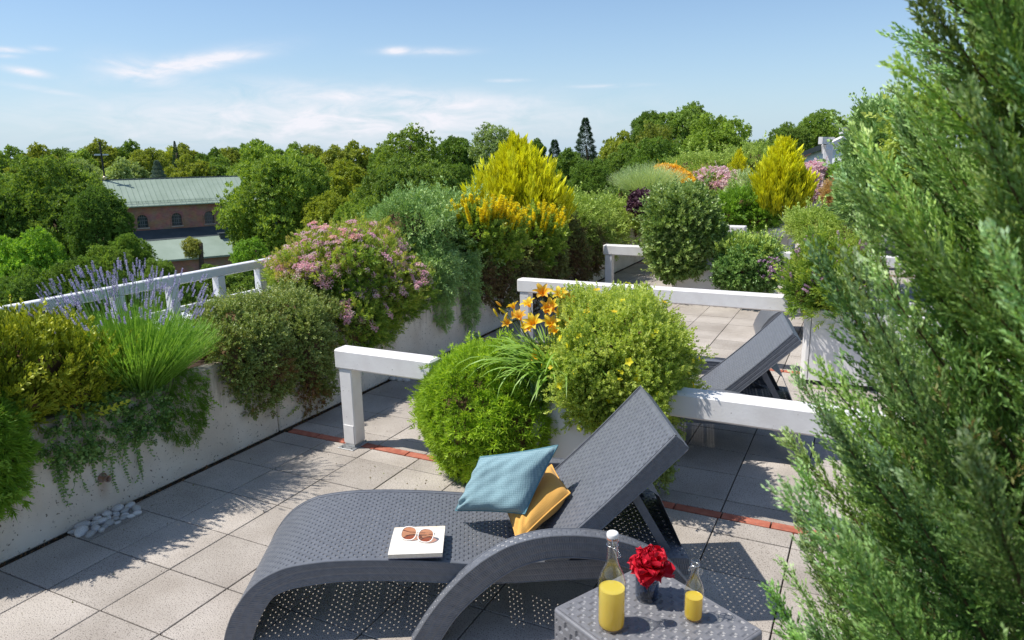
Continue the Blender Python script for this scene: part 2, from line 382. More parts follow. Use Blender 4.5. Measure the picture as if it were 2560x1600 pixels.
def shell(lobes, n, seed, depth=.3, amp=.12, freq=3.2, zmin=None, upbias=0.0, reject=.72, stray=0.0):
    """points in the outer shell of a group of ellipsoids, with outward normals. lobes: (centre, radii)"""
    r = rng_(seed); areas = np.array([(l[1][0]*l[1][1]*l[1][2])**(2/3) for l in lobes]); pr = areas/areas.sum()
    PP = []; NN = []; got = 0; it = 0
    while got < n and it < 30:
        it += 1; m = int((n-got)*1.7)+64
        li = r.choice(len(lobes), m, p=pr); d = r.normal(size=(m,3)); d[:,2] += upbias; d /= np.linalg.norm(d, axis=1)[:,None]
        C = np.array([l[0] for l in lobes])[li]; R = np.array([l[1] for l in lobes])[li]
        rad = 1+amp*bumpy(d+C*.7, seed+5, freq); rr = rad*(1-depth*r.random(m)**1.6)
        P = C+d*R*rr[:,None]; Nn = d/R; Nn /= np.linalg.norm(Nn, axis=1)[:,None]
        if stray > 0:
            sm = r.random(m) < stray; rr = np.where(sm, rad*(1+.16*r.random(m)), rr)
            P = C+d*R*rr[:,None]
        ok = np.ones(m, bool)
        for k, l in enumerate(lobes):
            q = np.sqrt((((P-l[0])/l[1])**2).sum(1)); ok &= (q > reject) | (li == k)
        if zmin is not None: ok &= P[:,2] > zmin
        PP.append(P[ok]); NN.append(Nn[ok]); got += ok.sum()
    return np.concatenate(PP)[:n], np.concatenate(NN)[:n]
def core_mesh(name, lobes, mat, scale=.66, zmin=None):
    V = []; F = []; o = 0
    for (c, R) in lobes:
        nu, nv = 14, 9
        th = np.linspace(0, PI, nv)[:,None]; ph = np.linspace(0, 2*PI, nu, endpoint=False)[None]
        d = np.stack([np.sin(th)*np.cos(ph), np.sin(th)*np.sin(ph), np.cos(th)+0*ph], -1).reshape(-1,3)
        v = c+d*R*scale*(1+.16*bumpy(d, 3, 4))[:,None]
        if zmin is not None: v[:,2] = np.maximum(v[:,2], zmin)
        V.append(v)
        for i in range(nv-1):
            for j in range(nu): F.append([o+i*nu+j, o+i*nu+(j+1)%nu, o+(i+1)*nu+(j+1)%nu, o+(i+1)*nu+j])
        o += len(v)
    return mkmesh(name, np.concatenate(V), np.array(F), mat, smooth=True)
def lobe(x, y, rx, ry, Y, rd=None):
    c = PY(x, y, Y); ax = px2m(c, rx); az = px2m(c, ry); return (c, np.array([ax, ax*.8 if rd is None else rd, az]))
def lobeX(x, y, rx, ry, X, rd=None):
    c = PX(x, y, X); ax = px2m(c, rx); az = px2m(c, ry); return (c, np.array([ax*.55 if rd is None else rd, ax*.95, az]))
def bush(name, label, cat, lobes, mat, tpl, n, size, seed, depth=.28, amp=.12, freq=3.2, zmin=None, up=.25, jit=.45, svar=.3, core=True, corescale=.66, group=None, tintf=None, down=0.0, foliage='foliage', corem=None, upbias=0.15, root=None, bend=None, stray=.07):
    c = np.mean([l[0] for l in lobes], 0)
    if root is None: root = empty(name, (float(c[0]), float(c[1]), float(min(l[0][2]-l[1][2] for l in lobes))), label=label, cat=cat, group=group)
    off = np.array(root.location)
    P, Nn = shell(lobes, n, seed, depth, amp*1.35, freq*1.25, zmin, upbias, .72, stray)
    r = rng_(seed+1); D = Nn+r.normal(size=Nn.shape)*jit+np.array([0,0,up-down])
    S = size*(1+svar*r.normal(size=len(P))).clip(.5, 1.7)
    tn = None
    if tintf is not None: tn = np.clip(tintf(P, Nn, r), 0, 1)
    V, F, T = stamp(tpl, P, D, S, r, tn)
    o = link(foliage, mkmesh(foliage, V-off, F, mat, T), root, kind='stuff')
    ns = int(n*.022)
    P2, N2 = shell(lobes, ns, seed+50, .08, amp*1.35, freq*1.25, zmin, .5); N3 = N2*.8+r.normal(size=N2.shape)*.4+np.array([0,0,up-down+.15])
    V, F, T = stamp(T_shoot, P2, N3, size*2.3*(1+.3*r.normal(size=len(P2))).clip(.5,1.6), r, np.clip(.5+.35*r.random(len(P2)),0,1))
    link('shoots', mkmesh('shoots', V-off, F, mat, T), root, kind='stuff')
    if core:
        me = core_mesh('branches', [(l[0]-off, l[1]) for l in lobes], corem or M['twig'], corescale, None if zmin is None else zmin-off[2])
        link('branches', me, root)
    return root
def blade_mesh(name, L, W, droop, mat, nseg=7, seed=0, twist=.0):
    """one strap leaf along +X rising then arching over"""
    r = rng_(seed); V = []; F = []; a = 1.25
    p = np.array([0,0,0.]); ts = []
    for i in range(nseg+1):
        t = i/nseg; wd = W*(1-.15*t)*(1-t**4) + W*.02
        ang = a-droop*t**1.3
        side = np.array([0,1,0])
        V += [p-side*wd/2+np.array([0,0,wd*.25]), p.copy(), p+side*wd/2+np.array([0,0,wd*.25])]; ts += [t]*3
        p = p+np.array([math.cos(ang),0,math.sin(ang)])*L/nseg
        if i < nseg:
            k = i*3; F += [[k,k+1,k+4,k+3],[k+1,k+2,k+5,k+4]]
    return mkmesh(name, V, np.array(F), mat, np.array(ts), True)
def crown_mesh(name, seed, nclump, clump_size, mat, nl=9, flat=.85, amp=.2, depth=.4, tpl=None, freq=4, spread=.55, zlow=-.8):
    """unit crown (radius 1) made of many leaf clumps on overlapping lobes"""
    r = rng_(seed); lobes = [(np.array([0,0,-.05]), np.array([.66,.66,.68]))]
    for i in range(nl*3):
        z = 1-2*(i+.5)/(nl*3); z = max(z, -.85); a = 2.39996*i+r.random()*.6; q = math.sqrt(1-z*z); rad = .70+.10*r.normal()
        s = r.uniform(.20,.36); lobes.append((np.array([math.cos(a)*rad*q, math.sin(a)*rad*q, z*rad]), np.array([s, s, s*flat])))
    P, Nn = shell(lobes, nclump, seed+1, depth, amp, freq, zlow, .15, .8)
    D = Nn*.6+np.array([0,0,.8])+r.normal(size=Nn.shape)*.35
    S = clump_size*(1+.3*r.normal(size=len(P))).clip(.5,1.6)
    cl = .5+.35*bumpy(P*1.0, seed+9, 5.0)
    V, F, T = stamp(tpl or tpl_clump(seed), P, D, S, r, np.clip(cl*.6+.4*r.random(len(P)),0,1), .3)
    return mkmesh(name, V, F, mat, T)
def trunk_mesh(name, h, r0, mat, seed=0, nl=5, top=.6):
    """tapered trunk with limbs; z from -h to 0 (crown centre), limbs into the crown"""
    rr = rng_(seed); A = Acc(); n = 7
    pts = [(rr.normal()*.02*h*i/n, rr.normal()*.02*h*i/n, -h+(h+top)*i/n) for i in range(n+1)]; A.add(*tubeg(pts, [r0*(1-.75*i/n) for i in range(n+1)], 7))
    for k in range(nl):
        a = 2*PI*k/nl+rr.random(); z0 = -h*.25*rr.random()-.1; L = .75
        A.add(*tubeg([(0,0,z0),(math.cos(a)*L*.35, math.sin(a)*L*.35, z0+.3),(math.cos(a)*L*.8, math.sin(a)*L*.8, z0+.65)], [r0*.5,r0*.33,r0*.12], 6))
    return A.mesh(name, mat, True)

# ================================================================== SETTING
GZ = -13.0
link('ground', mkmesh('ground', [(-1500,-600,GZ),(1500,-600,GZ),(1500,2500,GZ),(-1500,2500,GZ)], [[0,1,2,3]], M['grass']), kind='structure')
bld = empty('terraced_building', (0,0,GZ), label='rendered building block that carries the roof terrace', cat='building')
A = Acc(); A.add(*boxg(-5.05, 14, -5, 21, 0, -GZ-.26)); A.build('wall', M['facade'], bld)
A = Acc(); A.add(*boxg(-5.12, 14.05, -5.05, 21.05, -GZ-.26, -GZ-.10)); A.build('roof_slab', M['facade'], bld)
A = Acc(); A.add(*boxg(-4.95, 14, -5, 21, -.095, -.013)); floor = A.build('terrace_floor', M['joint'], kind='structure')

# paving slabs: columns 0.396 m wide, eight rows to each 3.0 m bay between the brick strips
PER = 3.0
def proj(p):
    c = ROT.T@(np.array(p, float)-EYE); return (CX+FPX*c[0]/-c[2], CY-FPX*c[1]/-c[2]) if c[2] < -.1 else (1e6,1e6)
slabs = []
for k in range(0, 7):
    S = .80+PER*k; edges = [S+.075, S+.230]+[S+.230+.372*i for i in range(1, 8)]+[S+PER]
    for a, b in zip(edges[:-1], edges[1:]):
        for i in range(-5, 10):
            x1 = -.24-.396*i; x0 = x1-.396
            if x0 < -3.81: x0 = -3.805
            if x1 > -3.5 and x1-x0 < .05: continue
            if abs(a-2.146) < .02 and x0 < -3.7: x0 = -3.655        # slab cut back beside the drain
            if abs(a-5.146) < .02 and x0 < -3.7: x0 = -3.655
            q = proj(((x0+x1)/2, (a+b)/2, 0)); vis = -300 < q[0] < 2860 and 200 < q[1] < 1900
            slabs.append((math.hypot((x0+x1)/2, (a+b)/2) + (0 if vis else 100), x0, x1, a, b))
slabs.sort(); cache = {}; rs = rng_(11); AF = Acc()
for i, (_, x0, x1, a, b) in enumerate(slabs):
    g = .0035; W, Dp = round(x1-x0-2*g, 4), round(b-a-2*g, 4)
    if i < 290:
        if (W, Dp) not in cache:
            A = Acc(); A.add(*boxg(-W/2, W/2, -Dp/2, Dp/2, -.03, 0, .0022)); cache[(W, Dp)] = A.mesh('paving_slab', M['tile'])
        o = link('paving_slab', cache[(W, Dp)], floor); o.location = ((x0+x1)/2, (a+b)/2, rs.normal()*.0007)
        o.rotation_euler = (rs.normal()*.0012, rs.normal()*.0012, rs.normal()*.0015)
    else:
        V, F = boxg(x0+g, x1-g, a+g, b-g, -.03, rs.normal()*.0006); AF.add(V, F)
AF.build('paving_field', M['tile_far'], floor, kind='stuff')
# brick strips at the bay lines
A = Acc(); A.add(*boxg(-.128, .128, -.0335, .0335, -.03, .002, .002)); bm = A.mesh('brick', M['brick']); AF = Acc()
for k in range(1, 6):
    for i in range(20):
        xc = -3.66+.264*i; yc = .80+PER*k+.0375+.003*rs.normal()*.3
        if k <= 2:
            o = link('brick', bm, floor); o.location = (xc, yc, rs.normal()*.001); o.rotation_euler = (0, rs.normal()*.002, rs.normal()*.004)
        else: AF.add(*boxg(xc-.128, xc+.128, yc-.0335, yc+.0335, -.03, .002))
AF.build('brick_row', M['brick'], floor, kind='stuff')

# parapet planters: one trough to each bay along the terrace edge
def trough(y0, y1, label):
    r = empty('parapet_planter', (-4.3, (y0+y1)/2, 0), label=label, cat='planter', group='concrete planter troughs along the parapet')
    oy = (y0+y1)/2
    n = 40; A = Acc()
    V, F = boxg(-3.96+4.3, -3.86+4.3, y0-oy+.004, y1-oy-.004, -.012, .655, .012); A.add(V, F); A.build('inner_wall', M['render'], r)
    A = Acc(); A.add(*boxg(-4.86+4.3, -4.74+4.3, y0-oy+.004, y1-oy-.004, -.012, .69, .012)); A.build('outer_wall', M['boxwhite'], r)
    A = Acc(); A.add(*boxg(-4.738+4.3, -3.962+4.3, y0-oy+.01, y1-oy-.01, -.01, .60)); A.build('soil', M['soil'], r)
    return r
tl = ['concrete planter trough nearest the camera with rusty drain spout', 'concrete planter trough beside the near lounger with lavender and trailing cotoneaster', 'concrete planter trough with stained wall below the pink spirea', 'concrete planter trough below the golden conifer and yellow loosestrife',
      'concrete planter trough by the far terrace bay with prostrate juniper', 'farthest concrete planter trough under the grey green grass']
T1 = trough(.8-2.4, 3.8, 'concrete planter trough with rusty drain spout above the pebble gap')
trough(3.8, 6.8, tl[2]); trough(6.8, 9.8, tl[3]); trough(9.8, 12.8, tl[4]); trough(12.8, 19.5, tl[5])
# drain spouts
def spout(y, z, r, par):
    A = Acc(); 
    V, F = latheg([(r*.6,.0),(r*1.5,.0),(r*1.55,.004),(r*1.0,.006),(r,.05),(r*1.08,.052),(r*1.08,.058),(r*.86,.058),(r*.84,.0)], 20)
    V = V[:, [2,0,1]]; A.add(V, F); o = A.build('drain_spout', surf('rusty_spout', (.35,.30,.26), (.30,.14,.07), .6, 40, .3, 90, .4), par, smooth=True)
    o.location = (-3.859-par.location[0], y-par.location[1], z); return o
spout(2.405, .222, .018, T1); 

# handrail outside the trough
hr = empty('handrail', (-4.96, 6, 0), label='white painted handrail on short posts along the terrace edge', cat='handrail')
A = Acc(); A.add(*boxg(-.035, .035, -8, 13, 1.025, 1.10, .006)); A.build('top_rail', M['railpaint'], hr)
A = Acc(); A.add(*boxg(-.045, -.012, -8, 13, .80, .835, .004)); A.build('lower_rail', M['railpaint'], hr)
A = Acc(); A.add(*boxg(-.0375, .0375, -.0375, .0375, -.02, 1.024, .004)); pm = A.mesh('post', M['railpaint'])
for i in range(-9, 24):
    o = link('post', pm, hr); o.location = (0, 4.35+.47*i-6, 0)
A = Acc(); A.add(*boxg(-5.5, -4.87, -5, 19.5, .60, .66, .004)); A.build('ledge_coping', M['railpaint'], label='broad white metal coping outside the handrail', cat='coping')
A = Acc(); A.add(*boxg(-5.45, -5.1, -5, 19.5, -.30, .598)); A.build('ledge_wall', M['facade'], label='low outer wall under the white coping', cat='wall')

# low white railings between the bays
def beam(y, x0, x1, label, postx=None, plate=True, z0=.576, z1=.715, d=.13):
    r = empty('low_railing', ((x0+x1)/2, y, 0), label=label, cat='railing', group='low white railings between the terrace bays'); ox = (x0+x1)/2
    A = Acc(); A.add(*boxg(x0-ox, x1-ox, -d/2, d/2, z0, z1, .012)); A.build('beam', M['paint'], r)
    if postx is not None:
        px = postx-ox
        A = Acc(); A.add(*boxg(px-.052, px+.052, -.055, .055, .03, z0-.001, .006)); p = A.build('post', M['paint'], r)
        A = Acc(); A.add(*boxg(px-.040, px+.044, -.0605, -.0555, .035, .17, .002)); A.build('patch_plate', M['paint'], r)
        A = Acc(); A.add(*boxg(px-.038, px+.038, -.05, .05, .004, .03)); A.build('shoe', M['steel'], r)
        A = Acc(); A.add(*boxg(px-.075, px+.06, -.10, .085, .0022, .0075, .001)); bp = A.build('base_plate', M['steel'], r)
        for (bx, by) in ((-.05,-.083),(.03,-.083),(.04,.07)):
            A = Acc(); A.add(*latheg([(0,.018),(.007,.018),(.008,.009),(.008,.006)], 6, px+bx, by)); A.build('bolt', M['steel'], bp)
    return r
beam(3.81, -3.245, -2.455, 'white low railing with steel base plate, left of the green moss phlox', -3.165)
beam(3.81, -1.064, 1.4, 'white low railing in front of the second lounger, from the potentilla to the juniper')
beam(6.80, -3.30, -.475, 'long white low railing just behind the orange daylilies', -3.22)
beam(9.80, -3.40, -2.42, 'white low railing with its post on the far left, left of the bushy cotoneaster', -3.32)
beam(9.80, -1.08, 1.0, 'short bit of white low railing right of the dark leaved bush')
beam(12.82, -3.0, -1.13, 'farthest white low railing, in front of the slatted planter')
# box planters standing on the bay lines
def boxplanter(x0, x1, y0, y1, z1, label, ch=.035, slats=0):
    r = empty('planter_box', ((x0+x1)/2, (y0+y1)/2, 0), label=label, cat='planter', group='white planter boxes on the bay lines')
    ox, oy = (x0+x1)/2, (y0+y1)/2
    pts = [(x0+ch,y0),(x1-ch,y0),(x1,y0+ch),(x1,y1-ch),(x1-ch,y1),(x0+ch,y1),(x0,y1-ch),(x0,y0+ch)]
    def ring(pp, z): return [(a-ox, b-oy, z) for a, b in pp]
    def inset(q): return [(ox+(a-ox)*(1-q/abs(x1-ox)), oy+(b-oy)*(1-q/abs(y1-oy))) for a, b in pts]
    zb = .045; V = ring(pts, zb)+ring(pts, z1-.006)+ring(inset(.006), z1)+ring(inset(.045), z1)+ring(inset(.05), z1-.12); F = []
    for k in range(4):
        for i in range(8): F.append([k*8+i, k*8+(i+1)%8, (k+1)*8+(i+1)%8, (k+1)*8+i])
    F.append(list(range(8))[::-1])
    me = mkmesh('box_wall', V, F, M['boxwhite']); link('box_wall', me, r)
    ii = inset(.03); V = ring(ii, 0.003)+ring(ii, zb-.001); F = [[i,(i+1)%8,8+(i+1)%8,8+i] for i in range(8)]; link('plinth', mkmesh('plinth', V, F, M['darkbase']), r)
    ii = inset(.052); V = ring(ii, z1-.07); link('soil', mkmesh('soil', V, [list(range(8))], M['soil']), r)
    # seam strip near each corner of the front
    for xs_ in (x0+ch+.025, x1-ch-.029):
        A = Acc(); A.add(*boxg(xs_-ox, xs_+.004-ox, y0-oy-.0025, y0-oy, zb+.01, z1-.01)); A.build('seam', M['darkbase'], r)
    for i in range(1, slats):
        xx = x0+(x1-x0)*i/slats; A = Acc(); A.add(*boxg(xx-.003-ox, xx+.003-ox, y0-oy-.003, y0-oy, zb+.01, z1-.01)); A.build('joint_strip', M['winbar'], r)
    return r
boxplanter(-2.45, -1.07, 3.74, 4.36, .60, 'white planter box behind the near lounger with moss phlox and potentilla')
boxplanter(-.46, .95, 6.50, 7.12, .665, 'white planter box standing right of the second lounger')
boxplanter(-2.40, -1.10, 9.72, 10.4, .60, 'white planter box with the rounded cotoneaster and dark leaved bush')
boxplanter(-2.35, -1.20, 13.05, 13.7, .80, 'farthest white planter box below the small golden conifer', slats=3)

# ------------------------------------------------------------------ church
CH = PD(300, 420, 88.0)
vdir = unit(ray_np(3780*DSP, 308*DSP)); vdir[2] = 0; vdir = unit(vdir); rz = math.atan2(vdir[1], vdir[0])
pr = PD(248, 426, 88.0)
church = empty('brick_church', (pr[0], pr[1], GZ), rz, label='red brick church with green copper roof and round arched windows', cat='church')
ridge = pr[2]-GZ; Lc = 27.0; half = 5.2; eave = ridge-2.85
A = Acc()
A.add([(0.3,-half+.5,0),(Lc,-half+.5,0),(Lc,-half+.5,eave-.05),(0.3,-half+.5,eave-.05)], [[0,1,2,3]])
# window openings are cut: build wall as strips between the windows
A = Acc(); yf = -half+.5; wx = [2.9+3.8*i for i in range(6)]; ww, wz0, wz1 = .58, eave-2.75, eave-1.80
last = .3
for x in wx:
    A.add(*boxg(last, x-ww, yf, yf+.5, 0, eave-.04)); A.add(*boxg(x-ww, x+ww, yf, yf+.5, 0, wz0))
    # arch infill
    n = 10; V = []; F = []
    for i in range(n+1):
        a = PI*i/n; V += [(x-ww*math.cos(a), yf, wz1+ww*math.sin(a)), (x-ww*math.cos(a), yf, eave-.04), (x-ww*math.cos(a), yf+.5, wz1+ww*math.sin(a))]
    for i in range(n): k = 3*i; F += [[k,k+3,k+4,k+1],[k,k+2,k+5,k+3]]
    A.add(V, F); last = x+ww
A.add(*boxg(last, Lc, yf, yf+.5, 0, eave-.04))
# gables
A.add([(.3,yf,0),(.3,half-.5,0),(.3,half-.5,eave),(.3,0,ridge-.25),(.3,yf,eave)], [[0,4,3,2,1]])
A.add([(Lc,yf,0),(Lc,half-.5,0),(Lc,half-.5,eave),(Lc,0,ridge-.25),(Lc,yf,eave)], [[0,1,2,3,4]])
A.add(*boxg(.3, Lc, half-1, half-.5, 0, eave-.04))
A.build('wall', M['church'], church)
for i, x in enumerate(wx):
    V = [(x, yf+.3, wz0)]; nn = 12
    V = [(x-ww, yf+.3, wz0)]+[(x-ww*math.cos(PI*k/nn), yf+.3, wz1+ww*math.sin(PI*k/nn)) for k in range(nn+1)]+[(x+ww, yf+.3, wz0)]
    wo = link('window', mkmesh('window', V, [list(range(len(V)))[::-1]], M['winglass']), church)
    A = Acc()
    for q in (-.22, 0, .22): A.add(*boxg(x+q-.03, x+q+.03, yf+.24, yf+.29, wz0, wz1+(ww if q == 0 else .50)))
    for q in (.35, .8, 1.2): A.add(*boxg(x-ww, x+ww, yf+.23, yf+.28, wz0+q-.03, wz0+q+.03))
    A.build('glazing_bar', M['winbar'], wo)
    A = Acc(); A.add(*boxg(x-ww-.1, x+ww+.1, yf-.12, yf+.3, wz0-.14, wz0-.002)); A.build('sill', M['sandstone'], wo)
    A = Acc(); pts = [(x-ww*1.14, yf-.03, wz0)]+[(x-ww*1.14*math.cos(PI*k/nn), yf-.03, wz1+ww*1.14*math.sin(PI*k/nn)) for k in range(nn+1)]+[(x+ww*1.14, yf-.03, wz0)]
    A.add(*tubeg(pts, .09, 5)); A.build('arch_surround', M['church'], wo)
# roof with standing seams and snow guard
A = Acc(); e = -half-.15; ze = eave-.1
A.add([(-.25,e,ze),(Lc+.4,e,ze),(Lc+.4,0,ridge),(-.25,0,ridge),(-.25,half,ze),(Lc+.4,half,ze),(-.25,e,ze-.14),(Lc+.4,e,ze-.14),(-.25,half,ze-.14),(Lc+.4,half,ze-.14)], [[0,1,2,3],[3,2,5,4],[6,7,1,0],[8,4,5,9],[6,0,3,4,8],[7,9,5,2,1],[6,8,9,7]])
roof = A.build('roof', M['copper'], church)
sm = math.hypot(e, ridge-ze); A = Acc()
V = [(-.018,0,0),(.018,0,0),(.018,0,.035),(-.018,0,.035)]
dirv = np.array([0, -e, ridge-ze])/sm
B = np.array([0,e,ze]); up = np.array([0,-dirv[2],dirv[1]])
sv = [B+np.array([s*.02,0,0])+up*h_ for s in (-1,1) for h_ in (-.01,.05)]; sv += [v+dirv*sm for v in sv]
seam = mkmesh('seam', sv, [[0,2,3,1],[4,5,7,6],[0,1,5,4],[2,6,7,3],[1,3,7,5],[0,4,6,2]], M['copper_edge'])
for i in range(46):
    o = link('seam', seam, roof); o.location = (.1+.6*i, 0, 0)
A = Acc(); p0 = B+dirv*.55
for hh in (.12, .24): A.add(*tubeg([p0+up*hh+np.array([-.1,0,0]), p0+up*hh+np.array([Lc,0,0])], .02, 5))
A.build('snow_guard', M['copper_edge'], roof)
A = Acc(); A.add(*boxg(-.02, .02, -.02, .02, 0, .26)); gm = A.mesh('guard_bracket', M['copper_edge'])
for i in range(34):
    o = link('guard_bracket', gm, roof); o.location = (.3+.8*i, p0[1], p0[2])
A = Acc(); A.add(*tubeg([(-.3,0,ridge+.03),(Lc+.4,0,ridge+.03)], .09, 6)); A.build('ridge_cap', M['dark_slate'], roof)
A = Acc(); A.add(*tubeg([(-.3,e-.06,ze-.1),(Lc+.4,e-.06,ze-.1)], .09, 8)); A.build('gutter', M['copper_edge'], church)
# lower aisle roof and aisle wall
A = Acc(); za = wz0-.35
A.add([(1.0,yf,za),(Lc+1,yf,za),(Lc+1,yf-6.3,za-3.0),(1.0,yf-6.3,za-3.0),(1.0,yf-6.3,za-3.2),(Lc+1,yf-6.3,za-3.2)], [[0,3,2,1],[3,4,5,2]])
aisle = A.build('aisle_roof', M['copper'], church)
A = Acc(); A.add([(1.0,yf-.02,za+.02),(Lc+1,yf-.02,za+.02),(Lc+1,yf-1.9,za-.87),(3.0,yf-2.3,za-1.06),(1.0,yf-1.9,za-.87)], [[0,4,3,2,1]]); A.build('slate_strip', M['dark_slate'], church)
A = Acc(); A.add(*boxg(1.4, Lc+.6, yf-5.8, yf-5.3, 0, za-2.85)); A.build('aisle_wall', M['church'], church)
A = Acc(); A.add(*boxg(10.9, 12.1, yf-3.0, yf-2.4, za-1.6, za-.75)); A.add(*boxg(10.7, 12.3, yf-3.2, yf-2.3, za-.75, za-.66)); A.build('roof_vent', M['dark_slate'], church)
for x in (9.6, 13.6):
    A = Acc(); A.add(*boxg(x-.5, x+.5, yf-5.83, yf-5.81, 1.2, za-4.4)); A.build('aisle_door', M['winglass'], church)
# cross on the gable
cr = empty('roof_cross', (pr[0], pr[1], pr[2]), rz, label='tall dark iron cross with gilt ball on the church gable', cat='cross')
A = Acc(); A.add(*boxg(-.09,.09,-.09,.09,.5,4.55)); A.build('upright', M['iron'], cr)
A = Acc(); A.add(*boxg(-.75,.75,-.07,.07,2.95,3.12)); A.build('crossbar', M['housewhite'], cr)
A = Acc(); A.add(*latheg([(0,-.02),(.12,.05),(.22,.2),(.24,.32),(.18,.46),(.07,.54),(0,.55)], 14)); A.build('ball', M['gilt'], cr, smooth=True)

# white house with red roof and pergola, far right
hp = PD(1935, 372, 34.0)
def wp(x, y, d): return PD(x, y, d)
house = empty('white_house', (hp[0], hp[1], GZ), label='white rendered house with dark sloping verge and red tiled roof', cat='house')
off = np.array(house.location)
a, b = wp(1888, 374, 34)-off, wp(2080, 303, 30)-off
back = unit(np.array([ray_np(1950*DSP,370*DSP)[0], ray_np(1950*DSP,370*DSP)[1], 0]))*9
def low(p, z=0): return np.array([p[0], p[1], z])
a2 = a-np.array([0,0,.0]); V = [low(a2), low(b), b, a2, low(a2+back), low(b+back), b+back, a2+back]
link('wall', mkmesh('wall', V, [[0,1,2,3],[1,5,6,2],[4,0,3,7],[5,4,7,6]], M['housewhite']), house)
n_ = unit(np.cross(b-a, back)); n_ = n_ if n_[2] > 0 else -n_
ov = unit(b-a)*.5; fr = -unit(back)*.35
V = [a-ov+fr+n_*.02, b+ov+fr+n_*.02, b+ov+back+n_*.02, a-ov+back+n_*.02]; V += [v+n_*.22 for v in V]
link('roof', mkmesh('roof', V, [[0,3,2,1],[4,5,6,7],[0,1,5,4],[1,2,6,5],[2,3,7,6],[3,0,4,7]], M['dark_slate']), house)
rh = empty('tiled_house', tuple(wp(1860,392,60)*[1,1,0]+[0,0,GZ]), label='house with red tiled roof and chimney behind the golden conifer', cat='house'); off = np.array(rh.location)
q = wp(1862, 366, 60)-off; ex = unit(np.array([AX_X[2]*0+math.cos(-.0), math.sin(.46), 0])); ex = unit(np.array([.87,.48,0])); ey = np.array([-ex[1], ex[0], 0])
zr = q[2]; V = [q-ex*5-ey*3.4-[0,0,2.2], q+ex*3-ey*3.4-[0,0,2.2], q+ex*3, q-ex*5, q+ex*3+ey*3.4-[0,0,2.2], q-ex*5+ey*3.4-[0,0,2.2]]
link('roof', mkmesh('roof', V, [[0,1,2,3],[3,2,4,5]], M['redtile']), rh)
W_ = [q-ex*4.7-ey*3, q+ex*2.7-ey*3, q+ex*2.7+ey*3, q-ex*4.7+ey*3]; V = [low(v) for v in W_]+[np.array([v[0],v[1],zr-2.0]) for v in W_]
link('wall', mkmesh('wall', V, [[0,1,5,4],[1,2,6,5],[2,3,7,6],[3,0,4,7]], M['housewhite']), rh)
A = Acc(); qc = q-ex*3.4; A.add(*boxg(qc[0]-.35, qc[0]+.35, qc[1]-.35, qc[1]+.35, zr-1, zr+.75)); ch = A.build('chimney', M['sandstone'], rh)
A = Acc(); A.add(*boxg(qc[0]-.15, qc[0]+.15, qc[1]-.15, qc[1]+.15, zr+.75, zr+1.15)); A.build('chimney_pot', M['dark_slate'], ch)
for (xx, w_) in ((1898, .55), (1872, .5)):
    A = Acc(); c = wp(xx, 372, 58)-off; A.add(*boxg(c[0]-w_, c[0]+w_, c[1]-.4, c[1]+.4, c[2]-.9, c[2]+.35)); A.build('brick_chimney', M['redtile'], rh)
# pergola post and rafters
pg = empty('pergola', tuple(PY(1950,440,16.6)*[1,1,0]), label='white pergola post with sloping rafter at the far end of the terrace', cat='pergola'); off = np.array(pg.location)
t0 = PY(1953, 352, 16.6)-off
A = Acc(); A.add(*boxg(-.085,.085,-.1,.1,.0,t0[2],.01)); A.build('post', M['paint'], pg)
t1 = PY(2060, 300, 18.2)-off
A = Acc(); d = t1-t0
def bar(p, q, wx, wz):
    p = np.array(p, float); q = np.array(q, float); d = unit(q-p); s = unit(np.cross(d, [0,0,1.])); u = np.cross(s, d)
    V = [p+s*a*wx+u*b*wz for a in (-1,1) for b in (-1,1)]+[q+s*a*wx+u*b*wz for a in (-1,1) for b in (-1,1)]
    return V, [[0,1,3,2],[4,6,7,5],[0,4,5,1],[2,3,7,6],[0,2,6,4],[1,5,7,3]]
A.add(*bar(t0-d*.06+[0,0,.02], t1, .05, .09)); A.build('rafter', M['paint'], pg)
for f in (0.02, .45, .85):
    A = Acc(); c = t0+d*f; A.add(*bar(c+[-.12,-.45,.16], c+[.06,.5,.16], .04, .07)); A.build('purlin', M['paint'], pg)
# white ledges and steps beyond the last bay
def ledge(x0, x1, yy0, yy1, Y, dep, label, name='white_ledge'):
    a = PY(x0, yy0, Y); b = PY(x1, yy0, Y); z1 = (a[2]+b[2])/2; A = Acc(); A.add(*boxg(0, b[0]-a[0], 0, dep, -.0, z1+.0, .01)); o = A.build(name, M['paint'], label=label, cat='ledge'); o.location = (a[0], Y, .003); return o
ledge(1895, 2030, 484, 500, 14.6, .5, 'low white wall right of the small golden conifer, lower of two')
ledge(1925, 1972, 452, 470, 16.4, .9, 'white block at the foot of the pergola post')
ledge(1680, 1760, 535, 520, 11.6, .2, 'white wall end peeping above the bushy cotoneaster', 'white_ledge')

